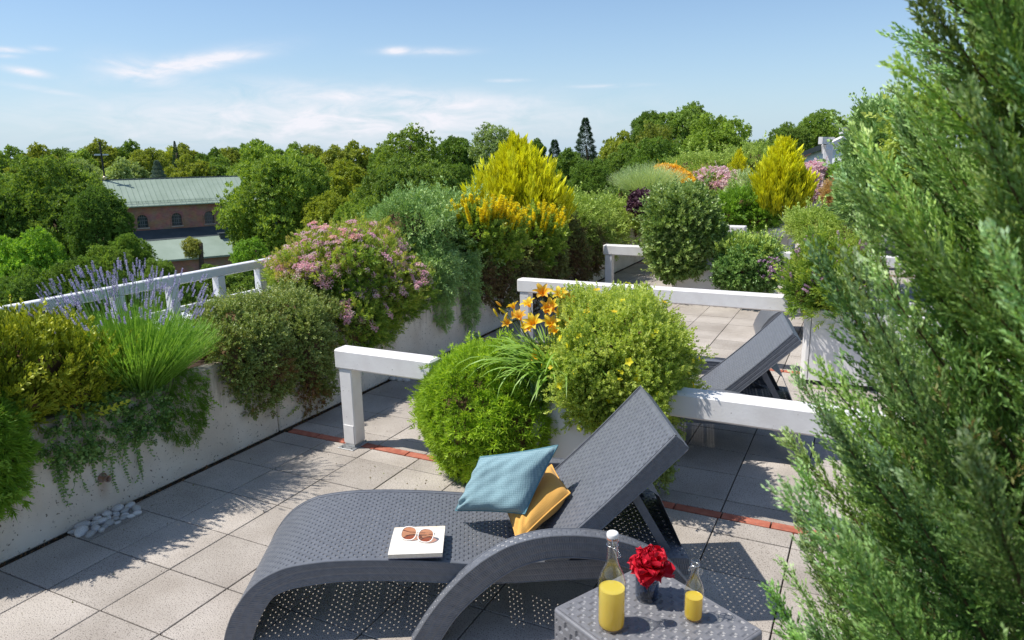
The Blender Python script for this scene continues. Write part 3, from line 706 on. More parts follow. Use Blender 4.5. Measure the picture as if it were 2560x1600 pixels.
# ------------------------------------------------------------------ background trees
LM = {}
LM['broad'] = leafmat('broadleaf_foliage', [(.105,.165,.03),(.25,.335,.06),(.45,.54,.12)], .55, .34)
LM['spruce'] = leafmat('spruce_needles', [(.08,.12,.06),(.15,.21,.09)], .6, .1)
CR = []
for i in range(4): CR.append(crown_mesh('crown', 20+i, 2200, .085, LM['broad'], nl=8+i, amp=.22))
CR_air = [crown_mesh('crown', 40+i, 2600, .062, LM['broad'], nl=12, amp=.32, depth=.6, spread=.66) for i in range(2)]
CR_hi = [crown_mesh('crown', 60+i, 6000, .056, LM['broad'], nl=16, amp=.24, depth=.35, spread=.62) for i in range(2)]
def spruce_mesh(seed, n=5200):
    r = rng_(seed); z = r.random(n)**1.15; tier = np.abs(np.sin(z*PI*11)); rad = (.42*(1-z)**.85+.015)*(.55+.45*tier)*(.6+.4*r.random(n)**.5); a = r.random(n)*6.3
    a = np.round(a*2.1+z*7)/2.1+r.normal(size=n)*.16-z*7/2.1
    P = np.stack([np.cos(a)*rad, np.sin(a)*rad, -1+2*z-.22*rad], 1); D = np.stack([np.cos(a), np.sin(a), -.15+.9*z], 1)+r.normal(size=(n,3))*.25
    V, F, T = stamp(tpl_juniper(3, 4), P, D, .085*(1.2-.5*z), r); return mkmesh('crown', V, F, LM['spruce'], T)
CR_sp = spruce_mesh(5)
G = {'dk': (.68,.86,.66,1), 'mid': (.88,1.02,.9,1), 'ol': (1.22,1.10,.8,1), 'li': (1.12,1.22,.95,1), 'yg': (1.38,1.25,.7,1), 'grey': (1.35,1.35,2.4,1), 'br': (1.15,1.5,.8,1), 'vdk': (.55,.74,.62,1), 'pk': (1.5,1.2,1.3,1)}
tn = [0]
def tree(x, ytop, hw, dist, kind, g, label, hz=None, group=None):
    top = PD(x, ytop, dist); R = px2m(top, hw); rzv = R*(1.15 if hz is None else hz*(1.25 if kind in 'bh' and hz <= 1.1 else 1)); zc = top[2]-rzv*.97
    r = empty('spruce_tree' if kind == 'sp' else ('pine_tree' if kind == 'pine' else 'broadleaf_tree'), (top[0], top[1], GZ), label=label, cat='tree', group=group)
    i = tn[0]; tn[0] += 1
    me = {'b': CR[i%4], 'a': CR_air[i%2], 'h': CR_hi[i%2], 'sp': CR_sp, 'pine': CR_sp}[kind]
    o = link('crown', me, r); o.location = (0,0,zc-GZ); o.scale = (R/(.33 if kind in ('sp','pine') else 1), R/(.33 if kind in ('sp','pine') else 1), rzv); o.rotation_euler = (0,0,i*1.7)
    j = .92+.16*((i*37)%10)/10; o.color = tuple(c*j for c in G[g][:3])+(1,)
    H = (zc-GZ); t = link('trunk', trunk_mesh('trunk', H/R, .035*H/R, M['bark'], i, 5 if kind != 'sp' else 0, .5), r); t.location = (0,0,H); t.scale = (R,R,R)
    return r
# far treeline, left to right (position of each crown top as seen from the terrace)
FT = [(-40,352,60,'dk','dark tree at the very left edge of the far treeline'),(20,352,50,'mid','round green tree at the left end of the far treeline'),(78,348,48,'ol','olive tree in the far treeline, left of the church cross'),
 (135,350,40,'mid','mid green tree between the olive trees left of the church cross'),(182,352,46,'li','light green tree in the far treeline just left of the cross'),(235,334,44,'ol','olive tree rising directly behind the church cross'),(290,340,46,'dk','dark tree right of the church cross in the treeline'),
 (345,350,42,'ol','yellowish olive tree above the left half of the church roof'),(395,346,40,'yg','olive tree above the middle of the church roof'),(440,345,42,'ol','ochre green tree above the right half of the church roof'),(490,356,38,'dk','dark green tree above the right end of the church roof'),
 (535,348,40,'ol','olive tree right of the church roof end'),(570,340,40,'dk','dark round tree in the far treeline behind the large left tree'),(622,337,48,'dk','deep green round tree in the far treeline above the big airy tree'),(680,345,45,'mid','green tree behind the top of the big airy tree'),
 (735,342,50,'ol','olive green tree in the far treeline left of the grey willow'),(790,343,50,'ol','olive tree above the spirea in the far treeline'),(845,340,48,'ol','broad olive tree left of the tall light green tree')]
for i, (x, y, hw, g, lb) in enumerate(FT): tree(x, y, hw*1.15, 150+((i*53)%40), 'b', g, lb, 1.05)
FT2 = [(55,385,60,'ol','yellow green tree in front of the far treeline at left',110),(190,375,45,'grey','pale grey green willow below the treeline left of the cross',108),(290,372,62,'grey','pale willow right of the cross behind the church ridge',104),(450,372,55,'ol','sunlit olive tree behind the church ridge, right of the silver spruce',106),
 (520,378,60,'mid','green tree behind the right end of the church ridge',108),(600,375,60,'li','light green tree behind the church, right of its ridge',100),(0,405,75,'mid','green tree at the left edge behind the large dark chestnut',95),(730,380,60,'ol','olive tree behind the big airy tree',95),(830,385,60,'yg','ochre green tree left of the deep green maple',85)]
for (x, y, hw, g, lb, d) in FT2: tree(x, y, hw*1.1, d, 'b', g, lb, 1.0)
tree(370, 382, 26, 100, 'sp', 'grey', 'small silver spruce behind the church ridge', 2.0)
tree(412, 335, 9, 150, 'sp', 'vdk', 'thin dark conifer tip above the treeline over the church', 3.5)
tree(905, 350, 50, 120, 'b', 'dk', 'dark tree behind the tall light green tree', 1.0)
tree(960, 297, 92, 78, 'a', 'li', 'tall loose light green tree in the centre skyline', .95)
tree(1075, 322, 52, 90, 'b', 'dk', 'dark tree between the tall light green tree and the grey willow', 1.2)
tree(1168, 290, 62, 80, 'a', 'grey', 'round silver grey willow left of the golden conifer top', 1.1)
tree(1262, 330, 30, 95, 'b', 'dk', 'dark tree peeping out behind the golden conifer top', 1.2)
tree(1310, 335, 34, 80, 'sp', 'vdk', 'dark conifer just right of the golden conifer', 2.4)
tree(1383, 283, 34, 85, 'sp', 'vdk', 'tall spruce standing out against the sky right of the golden conifer', 2.3)
tree(1345, 350, 50, 75, 'b', 'dk', 'dark green tree under the tall spruce', 1.1)
tree(1460, 318, 65, 70, 'b', 'ol', 'olive green tree right of the tall spruce', 1.05)
tree(1605, 249, 98, 62, 'h', 'mid', 'large deep green oak crowning the skyline right of centre', .85)
tree(1530, 262, 40, 64, 'b', 'dk', 'dark tree on the left shoulder of the large oak', 1.2)
tree(1548, 288, 52, 52, 'a', 'ol', 'weeping olive birch in front of the large oak', 1.35)
tree(1690, 283, 92, 50, 'h', 'li', 'greyish green tree in front of the large oak on its right', .9)
tree(1480, 345, 60, 48, 'b', 'mid', 'green tree below the weeping birch, left', 1.0)
tree(1400, 385, 60, 42, 'h', 'dk', 'dark tree behind the right side of the golden conifer', 1.2)
tree(1300, 400, 55, 45, 'b', 'vdk', 'very dark tree behind the golden conifer', 1.2)
tree(1800, 325, 40, 66, 'a', 'mid', 'thin tree behind the tiled house', .9)
tree(1865, 292, 52, 70, 'h', 'mid', 'green tree left of the round tree behind the white house', .95)
tree(1945, 268, 68, 72, 'h', 'mid', 'round deep green tree behind the white house', .9)
tree(2030, 300, 50, 74, 'b', 'dk', 'dark tree behind the gable of the white house', .9)
tree(1090, 400, 80, 52, 'h', 'dk', 'dark green maple left of the golden conifer', 1.0)
tree(960, 372, 120, 44, 'h', 'mid', 'broad deep green maple above the pink spirea', .9)
tree(1160, 430, 75, 40, 'b', 'mid', 'green maple behind the blue juniper', 1.1)
tree(860, 470, 75, 38, 'h', 'li', 'light green maple behind the right end of the spirea', 1.0)
tree(120, 392, 135, 40, 'h', 'mid', 'large dark green chestnut at the left', .95)
tree(-30, 430, 110, 38, 'h', 'dk', 'dark chestnut cut by the left edge of the view', 1.0)
tree(222, 452, 72, 37, 'h', 'vdk', 'dark grey green tree right of the large chestnut, before the church', 1.05)
tree(60, 545, 100, 30, 'h', 'br', 'bright green young maple at the lower left', 1.0)
tree(300, 560, 58, 34, 'h', 'dk', 'dark green bushy tree below the church windows', 1.0)
tree(655, 344, 135, 42, 'h', 'li', 'large airy olive green tree hiding the right end of the church', 1.15)
tree(765, 445, 65, 40, 'a', 'yg', 'yellowish green tree right of the large airy tree', 1.1)
tree(585, 560, 48, 34, 'a', 'br', 'light green slender tree before the aisle of the church', 1.1)
tree(452, 556, 24, 34, 'a', 'pk', 'small pinkish green tree in front of the copper aisle roof', 1.3)
tree(375, 612, 45, 31, 'h', 'mid', 'green shrub like tree behind the lavender', .9)
tree(500, 632, 50, 30, 'h', 'mid', 'green tree just beyond the handrail', .9)
tree(690, 600, 70, 32, 'a', 'mid', 'shady green tree beneath the large airy tree', .9)
tree(420, 655, 55, 27, 'h', 'dk', 'dark green tree top just above the handrail beyond the lavender', .9)
tree(560, 640, 55, 30, 'b', 'mid', 'green bushy tree behind the two right handrail posts', .9)
tree(250, 590, 70, 33, 'h', 'mid', 'dark maple between the lavender spikes and the church', 1.0)
tree(30, 640, 90, 27, 'h', 'dk', 'dark green tree low at the left edge above the handrail', .9)
tree(900, 440, 85, 48, 'h', 'mid', 'deep green maple behind the spirea, left of the big maple', 1.0)
tree(1040, 440, 80, 42, 'h', 'li', 'green maple just above the blue juniper', 1.0)
tree(1560, 340, 90, 44, 'h', 'dk', 'dark green tree directly under the large oak', 1.0)
tree(1770, 350, 60, 46, 'b', 'mid', 'green tree left of the tiled house', 1.0)
tree(180, 620, 80, 29, 'h', 'dk', 'dark green bush top behind the lavender, left of it', .9)

# ================================================================== FURNITURE
def catmull(pts, n):
    pts = np.array(pts, float); P = np.vstack([2*pts[0]-pts[1], pts, 2*pts[-1]-pts[-2]]); out = []
    segs = len(pts)-1
    for i in range(segs):
        p0, p1, p2, p3 = P[i:i+4]
        for t in np.linspace(0, 1, 24, endpoint=False): out.append(.5*((2*p1)+(-p0+p2)*t+(2*p0-5*p1+4*p2-p3)*t*t+(-p0+3*p1-3*p2+p3)*t**3))
    out.append(pts[-1]); out = np.array(out)
    s = np.r_[0, np.cumsum(np.linalg.norm(np.diff(out, axis=0), axis=1))]
    q = np.linspace(0, s[-1], n); return np.stack([np.interp(q, s, out[:,k]) for k in range(out.shape[1])], 1), s[-1]
def weave_grid(P0, Nn, cell, du, dv, amp=.0021, holes=True, hole_u=None, border=2, sub=5):
    """P0 (m,n,3) surface, Nn normals; basket-weave relief with one small hole per cell"""
    m, n, _ = P0.shape
    iu = np.arange(m)[:,None]; jv = np.arange(n)[None]
    a = (iu % sub)/sub; ci = iu//sub; shift = (ci % 2)*(sub//2); jj = jv+shift; b = (jj % sub)/sub; cj = jj//sub
    over = (cj % 2 == 0)
    b2 = ((jv+(ci % 2)*sub) % (2*sub))/(2*sub); h = amp*np.where((a < .21) & (b2 < .25), -1.6, np.where((b2 < .11) & (a < .65), -1.0, .5+.5*np.sin(PI*a)*np.abs(np.cos(PI*b2))))
    edge = (iu < border) | (iu >= m-border) | (jv < border) | (jv >= n-border); h = np.where(edge, .3*amp, h)
    P = P0+Nn*h[...,None]
    V, F = gridg(P)
    if holes:
        iu2 = np.arange(m-1)[:,None]; jv2 = np.arange(n-1)[None]; sh = ((iu2//sub) % 2)*(sub//2)
        hole = (iu2 % sub == 0) & ((jv2+((iu2//sub) % 2)*sub) % (2*sub) < 2) & (iu2 > border+1) & (iu2 < m-border-3) & (jv2 > border+1) & (jv2 < n-border-3)
        if hole_u is not None: hole &= hole_u(iu2/(m-1))
        F = F[~hole.ravel()]
    return V, F
def ribbed(Utop, Ubot, y, out, period=.0105, amp=.0018, rows=3, per_row=4):
    """vertical band between two curves in the (x,z) plane at y; short ribs in staggered rows"""
    m = len(Utop); L = np.r_[0, np.cumsum(np.linalg.norm(np.diff(Utop, axis=0), axis=1))]
    n = rows*per_row+1; t = np.linspace(0, 1, n)[None,:,None]
    P2 = Utop[:,None]*(1-t)+Ubot[:,None]*t
    row = (np.arange(n)//per_row); fr = (np.arange(n) % per_row)/per_row
    ph = L[:,None]/period+.5*(row[None] % 2)
    h = amp*np.abs(np.sin(PI*ph))**.6*(np.where(fr[None] < .01, 0, 1)); h[:, 0] = 0; h[:, -1] = 0
    P = np.stack([P2[...,0], y+out*h, P2[...,1]], -1); return gridg(P)
W_L = .645
SEAT_U = [(-.425,.004),(-.405,.07),(-.372,.145),(-.318,.225),(-.262,.281),(-.197,.321),(-.122,.348),(0,.364),(.123,.367),(.294,.360),(.49,.343),(.65,.325),(.80,.318),(.946,.322),(1.15,.322),(1.40,.318),(1.55,.31)]
SEAT_B = [(-.310,.004),(-.295,.05),(-.270,.11),(-.236,.172),(-.195,.222),(-.131,.25),(-.06,.264),(.03,.273),(.123,.277),(.294,.270),(.49,.252),(.65,.240),(.80,.236),(.946,.238),(1.15,.238),(1.40,.236),(1.55,.235)]
ARM_U = [(.365,.003),(.395,.055),(.45,.142),(.52,.232),(.60,.316),(.69,.388),(.78,.438),(.87,.466),(.97,.478),(1.08,.474),(1.19,.456),(1.30,.420),(1.40,.366),(1.48,.295),(1.55,.20),(1.60,.10),(1.63,.003)]
ARM_B = [(.480,.003),(.505,.045),(.548,.112),(.605,.178),(.675,.243),(.745,.300),(.82,.343),(.90,.368),(.985,.379),(1.08,.375),(1.175,.358),(1.262,.326),(1.34,.282),(1.405,.222),(1.462,.15),(1.500,.08),(1.525,.003)]
def lounger_parts():
    parts = {}
    n = 560
    U, LU = catmull(SEAT_U, n); B, _ = catmull(SEAT_B, n)
    # woven top
    cell = .0185; m = int(LU/(cell/5)); Um, _ = catmull(SEAT_U, m); T = np.gradient(Um, axis=0); T /= np.linalg.norm(T, axis=1)[:,None]
    nv = int((W_L-.012)/(cell/5)); v = np.linspace(.006, W_L-.006, nv)
    Nn2 = np.stack([-T[:,1], 0*T[:,0], T[:,0]], 1)
    P0 = np.stack([np.broadcast_to(Um[:,0][:,None], (m, nv)), np.broadcast_to(v[None], (m, nv)), np.broadcast_to(Um[:,1][:,None], (m, nv))], -1)
    hole_u = lambda u: ((u*LU*8.6) % 1 > .22)
    parts['seat'] = mkmesh('seat', *weave_grid(P0, np.broadcast_to(Nn2[:,None], P0.shape), cell, 0, 0, .0021, True, hole_u, 5), M['rattan'], smooth=False)
    # side rails
    def rail(y, out, UU, BB, nn, thick=.02, wtop=0.0):
        Ut, L = catmull(UU, nn); Bt, _ = catmull(BB, nn); Vs = []; Fs = []; o = 0
        def add(VF):
            nonlocal o
            V, F = VF; Vs.append(V); Fs.append(F+o); o += len(V)
        add(ribbed(Ut, Bt, y, out)); yi = y-out*thick
        add(ribbed(Ut, Bt, yi, -out, rows=1))
        for C in (Ut, Bt):
            P = np.stack([np.repeat(C[:,0][:,None], 4, 1), np.broadcast_to(np.linspace(y, yi, 4)[None], (nn, 4)), np.repeat(C[:,1][:,None], 4, 1)], -1); 
            add(gridg(P))
            Tn = np.gradient(C, axis=0)
            pts = np.stack([C[:,0], np.full(nn, y-out*.001), C[:,1]], 1)[::5]; V, F = tubeg(pts, .0032, 6, cap=False); add((V, np.array(F)))
        for e in (0, -1):
            V = np.array([(Ut[e][0], y, Ut[e][1]), (Bt[e][0], y, Bt[e][1]), (Bt[e][0], yi, Bt[e][1]), (Ut[e][0], yi, Ut[e][1])]); add((V, np.array([[0,1,2,3]])))
        return mkmesh('side_rail', np.concatenate(Vs), np.concatenate(Fs), M['rattan'])
    SU = [(a, b+.003) for a, b in SEAT_U]
    parts['rail0'] = rail(-.001, -1, SU, SEAT_B, 900); parts['rail1'] = rail(W_L+.001, 1, SU, SEAT_B, 900)
    parts['foot_panel'] = None
    # arms: band with woven top
    def arm(y0, y1):
        nn = 1000; Ut, L = catmull(ARM_U, nn); Bt, _ = catmull(ARM_B, nn); Vs = []; Fs = []; o = 0
        def add(V, F):
            nonlocal o
            Vs.append(V); Fs.append(np.array(F)+o); o += len(V)
        lo, hi = min(y0, y1), max(y0, y1)
        add(*ribbed(Ut, Bt, lo, -1)); add(*ribbed(Ut, Bt, hi, 1))
        m = int(L/.004); Um, _ = catmull(ARM_U, m); T = np.gradient(Um, axis=0); T /= np.linalg.norm(T, axis=1)[:,None]; Nn = np.stack([-T[:,1], 0*T[:,0], T[:,0]], 1)
        v = np.linspace(lo, hi, 14); P0 = np.stack([np.repeat(Um[:,0][:,None], 14, 1), np.broadcast_to(v[None], (m, 14)), np.repeat(Um[:,1][:,None], 14, 1)], -1)
        add(*weave_grid(P0, np.broadcast_to(Nn[:,None], P0.shape), .016, 0, 0, .0012, False, None, 2))
        P = np.stack([np.repeat(Bt[:,0][:,None], 3, 1), np.broadcast_to(np.linspace(lo, hi, 3)[None], (nn, 3)), np.repeat(Bt[:,1][:,None], 3, 1)], -1); add(*gridg(P))
        for C in (Ut, Bt):
            for yy in (lo, hi):
                V, F = tubeg(np.stack([C[:,0], np.full(nn, yy), C[:,1]], 1)[::6], .0036, 6, cap=False); add(V, F)
        return mkmesh('armrest', np.concatenate(Vs), np.concatenate(Fs), M['rattan'])
    parts['arm0'] = arm(-.062, -.006); parts['arm1'] = arm(W_L+.006, W_L+.062)
    # backrest
    phi = .771; hs, hz, LB = .93, .338, .762
    bd = np.array([math.cos(phi), 0, math.sin(phi)]); bn = np.array([-math.sin(phi), 0, math.cos(phi)])
    m = int(LB/(cell/5)); uu = np.linspace(0, LB, m); curve = .012*np.sin(PI*uu/LB)*-1
    P0 = np.array([hs,0,hz])+uu[:,None,None]*bd+v[None,:,None]*np.array([0,1,0])+curve[:,None,None]*bn
    V1, F1 = weave_grid(P0, np.broadcast_to(bn, P0.shape), cell, 0, 0, .0021, True, lambda u: (u*LB*8.6) % 1 > .2, 5)
    parts['backrest'] = mkmesh('backrest', V1, F1, M['rattan'])
    Vs = []; Fs = []; o = 0
    def addb(V, F):
        nonlocal o
        Vs.append(V); Fs.append(np.array(F)+o); o += len(V)
    th = .078; q = np.linspace(0, LB, 420); top = np.stack([hs+q*bd[0], hz+q*bd[2]], 1)+(.003-.012*np.sin(PI*q/LB))[:,None]*bn[[0,2]]; bot = np.stack([hs+q*bd[0], hz+q*bd[2]], 1)-th*bn[[0,2]]
    for y, out in ((-.001, -1), (W_L+.001, 1)):
        addb(*ribbed(top, bot, y, out, .0105, .0016, 3)); addb(*ribbed(top, bot, y-out*.018, -out, rows=1))
        for C in (top, bot):
            V, F = tubeg(np.stack([C[:,0], np.full(len(C), y-out*.001), C[:,1]], 1)[::8], .0034, 6, cap=False); addb(V, F)
        P = np.stack([np.repeat(bot[:,0][:,None], 2, 1), np.broadcast_to(np.array([y, y-out*.018])[None], (420, 2)), np.repeat(bot[:,1][:,None], 2, 1)], -1); addb(*gridg(P))
    # head edge
    e0 = top[-1]; e1 = bot[-1]; yv = np.linspace(0, W_L, 160); t = np.linspace(0, 1, 13)
    hh = .0016*np.abs(np.sin(PI*yv[:,None]/.0105+(np.arange(13)//4 % 2)*PI/2))**.6
    P = np.stack([(e0[0]*(1-t)+e1[0]*t)[None]+hh*bd[0]+0*yv[:,None], np.repeat(yv[:,None], 13, 1), (e0[1]*(1-t)+e1[1]*t)[None]+hh*bd[2]], -1); addb(*gridg(P))
    V, F = tubeg([(e0[0], -.001, e0[1]), (e0[0], W_L+.001, e0[1])], .0036, 6, cap=False); addb(V, F)
    parts['back_frame'] = mkmesh('back_frame', np.concatenate(Vs), np.concatenate(Fs), M['rattan'])
    # support: two struts and a ribbed prop board below the backrest
    A = Acc()
    pt = lambda s, d: np.array([hs, 0, hz])+bd*s-bn*d
    a = pt(.46, .07); c = np.array([1.50, 0, .262])
    for y in (.075, W_L-.075):
        V, F = bar(a+[0,y,0], c+[0,y,0], .011, .017); A.add(V, F)
        V, F = bar(pt(.20,.07)+[0,y,0], c+[.0,y,0], .009, .013); A.add(V, F)
    parts['support_strut'] = A
    A = Acc(); b0 = pt(.50, .075); 
    P = []
    for i in range(40):
        f = i/39; y = .10+(W_L-.20)*f; P.append([(b0[0]-.0, y, b0[2]), (b0[0]+.10+.002*(i%2), y, b0[2]-.08), (1.56+.002*(i%2), y, .28), (1.53, y, .235)])
    V, F = gridg(np.array(P)); parts['support_board'] = mkmesh('support_board', V, F, M['rattan'])
    A2 = Acc(); A2.add(*boxg(.90, .95, .0, W_L, .25, .30, .006)); A2.add(*boxg(1.50, 1.548, .02, W_L-.02, .24, .30, .006))
    parts['cross'] = A2
    return parts
LP = lounger_parts()
def lounger(x, y, rz, label):
    r = empty('sun_lounger', (x, y, 0), rz, label=label, cat='sun lounger', group='grey woven plastic sun loungers')
    link('seat', LP['seat'], r); link('side_rail', LP['rail0'], r); link('side_rail', LP['rail1'], r)
    link('armrest', LP['arm0'], r); link('armrest', LP['arm1'], r)
    b = link('backrest', LP['backrest'], r); link('back_frame', LP['back_frame'], b)
    link('support_board', LP['support_board'], r)
    if 'sm' not in LP: 
        hs, hz, phi = .93, .338, .771; bd = np.array([math.cos(phi),0,math.sin(phi)]); bn = np.array([-math.sin(phi),0,math.cos(phi)])
        pt = lambda s, d: np.array([hs,0,hz])+bd*s-bn*d; c = np.array([1.50,0,.262])
        A = Acc(); A.add(*bar(pt(.46,.07), c, .011, .017)); LP['sm'] = A.mesh('support_strut', M['rattan'])
        A = Acc(); A.add(*bar(pt(.20,.07), c, .009, .013)); LP['sm2'] = A.mesh('brace', M['rattan'])
        A = Acc(); A.add(*boxg(.90, .95, .02, W_L-.02, .245, .30, .006)); LP['cm'] = A.mesh('crossbar', M['rattan'])
    for yy in (.07, W_L-.07):
        for k in ('sm', 'sm2'):
            o = link('support_strut' if k == 'sm' else 'brace', LP[k], r); o.location = (0, yy, 0)
    o = link('crossbar', LP['cm'], r); o = link('crossbar', LP['cm'], r); o.location = (.6, 0, 0)
    return r
L1 = lounger(-1.933, 2.047, .509, 'woven grey sun lounger in the foreground carrying the book and cushions')
lounger(-1.83, 4.40, .215, 'second grey woven sun lounger, behind the white railing, backrest raised')
lounger(-.60, 8.02, .20, 'third grey sun lounger, only its curved foot end showing behind the second')
q = PZ(1876, 592, .30); lounger(float(q[0])+.35, float(q[1])+.1, .15, 'farthest grey sun lounger, a sliver of its foot end under the far railing')

# side table
def side_table():
    H = .40; th = math.radians(-27.2); u = np.array([math.cos(th), math.sin(th)]); v = np.array([-u[1], u[0]])
    La, Lb = .54, .49; c = np.array([-.919, 2.127])+u*La/2+v*Lb/2
    r = empty('side_table', (c[0], c[1], 0), th, label='square woven grey plastic side table carrying bottles and the red peony', cat='side table')
    def flat(nx, ny, f): return np.array([[f(a, b) for b in ny] for a in nx])
    xs = np.linspace(-La/2+.012, La/2-.012, int(La/.0058)); ys = np.linspace(-Lb/2+.012, Lb/2-.012, int(Lb/.0058))
    P0 = np.stack([np.repeat(xs[:,None], len(ys), 1), np.repeat(ys[None], len(xs), 0), np.full((len(xs), len(ys)), H)], -1)
    V, F = weave_grid(P0.transpose(1,0,2), np.broadcast_to(np.array([0,0,1.]), P0.transpose(1,0,2).shape), .021, 0, 0, .0019, False, None, 2)
    link('table_top', mkmesh('table_top', V, F, M['rattan_table']), r)
    link('under_panel', mkmesh('under_panel', [(-La/2+.02,-Lb/2+.02,H-.012),(La/2-.02,-Lb/2+.02,H-.012),(La/2-.02,Lb/2-.02,H-.012),(-La/2+.02,Lb/2-.02,H-.012)], [[0,1,2,3]], M['darkbase']), r)
    zs = np.linspace(.06, H-.012, int((H-.07)/.0058))
    def side(p, q, nrm, name='side_panel'):
        L = np.linalg.norm(np.array(q)-p); n = int(L/.0058); t = np.linspace(0, 1, n)
        P0 = np.stack([np.repeat((p[0]*(1-t)+q[0]*t)[None], len(zs), 0), np.repeat((p[1]*(1-t)+q[1]*t)[None], len(zs), 0), np.repeat(zs[:,None], n, 1)], -1)
        V, F = weave_grid(P0, np.broadcast_to(np.array([*nrm, 0.]), P0.shape), .023, 0, 0, .0026, False, None, 2); link(name, mkmesh(name, V, F, M['rattan_table']), r)
    a, b = La/2, Lb/2; k = .012
    side((-a,-b+k), (-a,b-k), (-1,0)); side((a,-b+k), (a,b-k), (1,0)); side((-a+k,-b), (a-k,-b), (0,-1)); side((-a+k,b), (a-k,b), (0,1))
    # rounded rim
    A = Acc(); pts = []
    for (cx_, cy_, a0) in ((a-.02,b-.02,0),(-a+.02,b-.02,PI/2),(-a+.02,-b+.02,PI),(a-.02,-b+.02,1.5*PI)):
        for i in range(6): t = a0+PI/2*i/5; pts.append((cx_+.011*math.cos(t), cy_+.011*math.sin(t), H-.0105))
    A.add(*tubeg(pts, .0105, 10, closed=True)); A.build('rim', M['rattan_table'], r, smooth=True)
    for sx in (-1, 1):
        for sy in (-1, 1):
            A = Acc(); A.add(*boxg(sx*(a-.022)-.02, sx*(a-.022)+.02, sy*(b-.022)-.02, sy*(b-.022)+.02, .003, H-.015, .008)); A.build('leg', M['rattan_table'], r)
    return r
side_table()

# ------------------------------------------------------------------ glass things on the table
def glassmat(name, tint=(.97,.98,.97), gl=.9):
    m, n, l, p = newmat(name); n.remove(p)
    t = n.new('ShaderNodeBsdfTransparent'); t.inputs[0].default_value = (*tint, 1); g = n.new('ShaderNodeBsdfGlossy'); g.inputs['Roughness'].default_value = .03; g.inputs[0].default_value = (1,1,1,1)
    lw = n.new('ShaderNodeLayerWeight'); lw.inputs[0].default_value = .5
    mu = mnode(n, l, 'ADD', mnode(n, l, 'MULTIPLY', mnode(n, l, 'POWER', lw.outputs['Facing'], 3.0), gl*.85), .055)
    s = n.new('ShaderNodeMixShader'); l.new(mu, s.inputs[0]); l.new(t.outputs[0], s.inputs[1]); l.new(g.outputs[0], s.inputs[2]); l.new(s.outputs[0], n['Material Output'].inputs[0])
    return m
M['glass'] = glassmat('clear_glass'); M['blueglass'] = glassmat('smoky_blue_glass', (.52,.58,.66), .9)
M['ceramic'] = surf('white_ceramic', (.82,.81,.80), None, .25); M['rubber'] = surf('orange_rubber', (.6,.2,.08), None, .5); M['wire'] = surf('steel_wire', (.6,.6,.6), None, .25, metal=1)
def juicemat():
    m, n, l, p = newmat('orange_juice'); 
    tcx = n.new('ShaderNodeTexCoord'); sp = n.new('ShaderNodeSeparateXYZ'); l.new(tcx.outputs['Object'], sp.inputs[0])
    no = n.new('ShaderNodeTexNoise'); no.inputs['Scale'].default_value = 14; l.new(tcx.outputs['Object'], no.inputs[0])
    f = mnode(n, l, 'MINIMUM', mnode(n, l, 'MAXIMUM', mnode(n, l, 'ADD', mnode(n, l, 'MULTIPLY', sp.outputs[2], 4.0), mnode(n, l, 'MULTIPLY', no.outputs[0], .5)), 0.0), 1.0)
    mx = n.new('ShaderNodeMix'); mx.data_type = 'RGBA'; mx.inputs[6].default_value = (.95,.66,.02,1); mx.inputs[7].default_value = (.95,.80,.14,1); l.new(f, mx.inputs[0]); l.new(mx.outputs[2], p.inputs['Base Color'])
    p.inputs['Roughness'].default_value = .3; tr = n.new('ShaderNodeBsdfTranslucent'); l.new(mx.outputs[2], tr.inputs[0]); s = n.new('ShaderNodeMixShader'); s.inputs[0].default_value = .45
    l.new(p.outputs[0], s.inputs[1]); l.new(tr.outputs[0], s.inputs[2]); l.new(s.outputs[0], n['Material Output'].inputs[0]); return m
M['juice'] = juicemat()
def smooth_prof(pr, n=60): 
    c, _ = catmull(pr, n); return [tuple(x) for x in c]
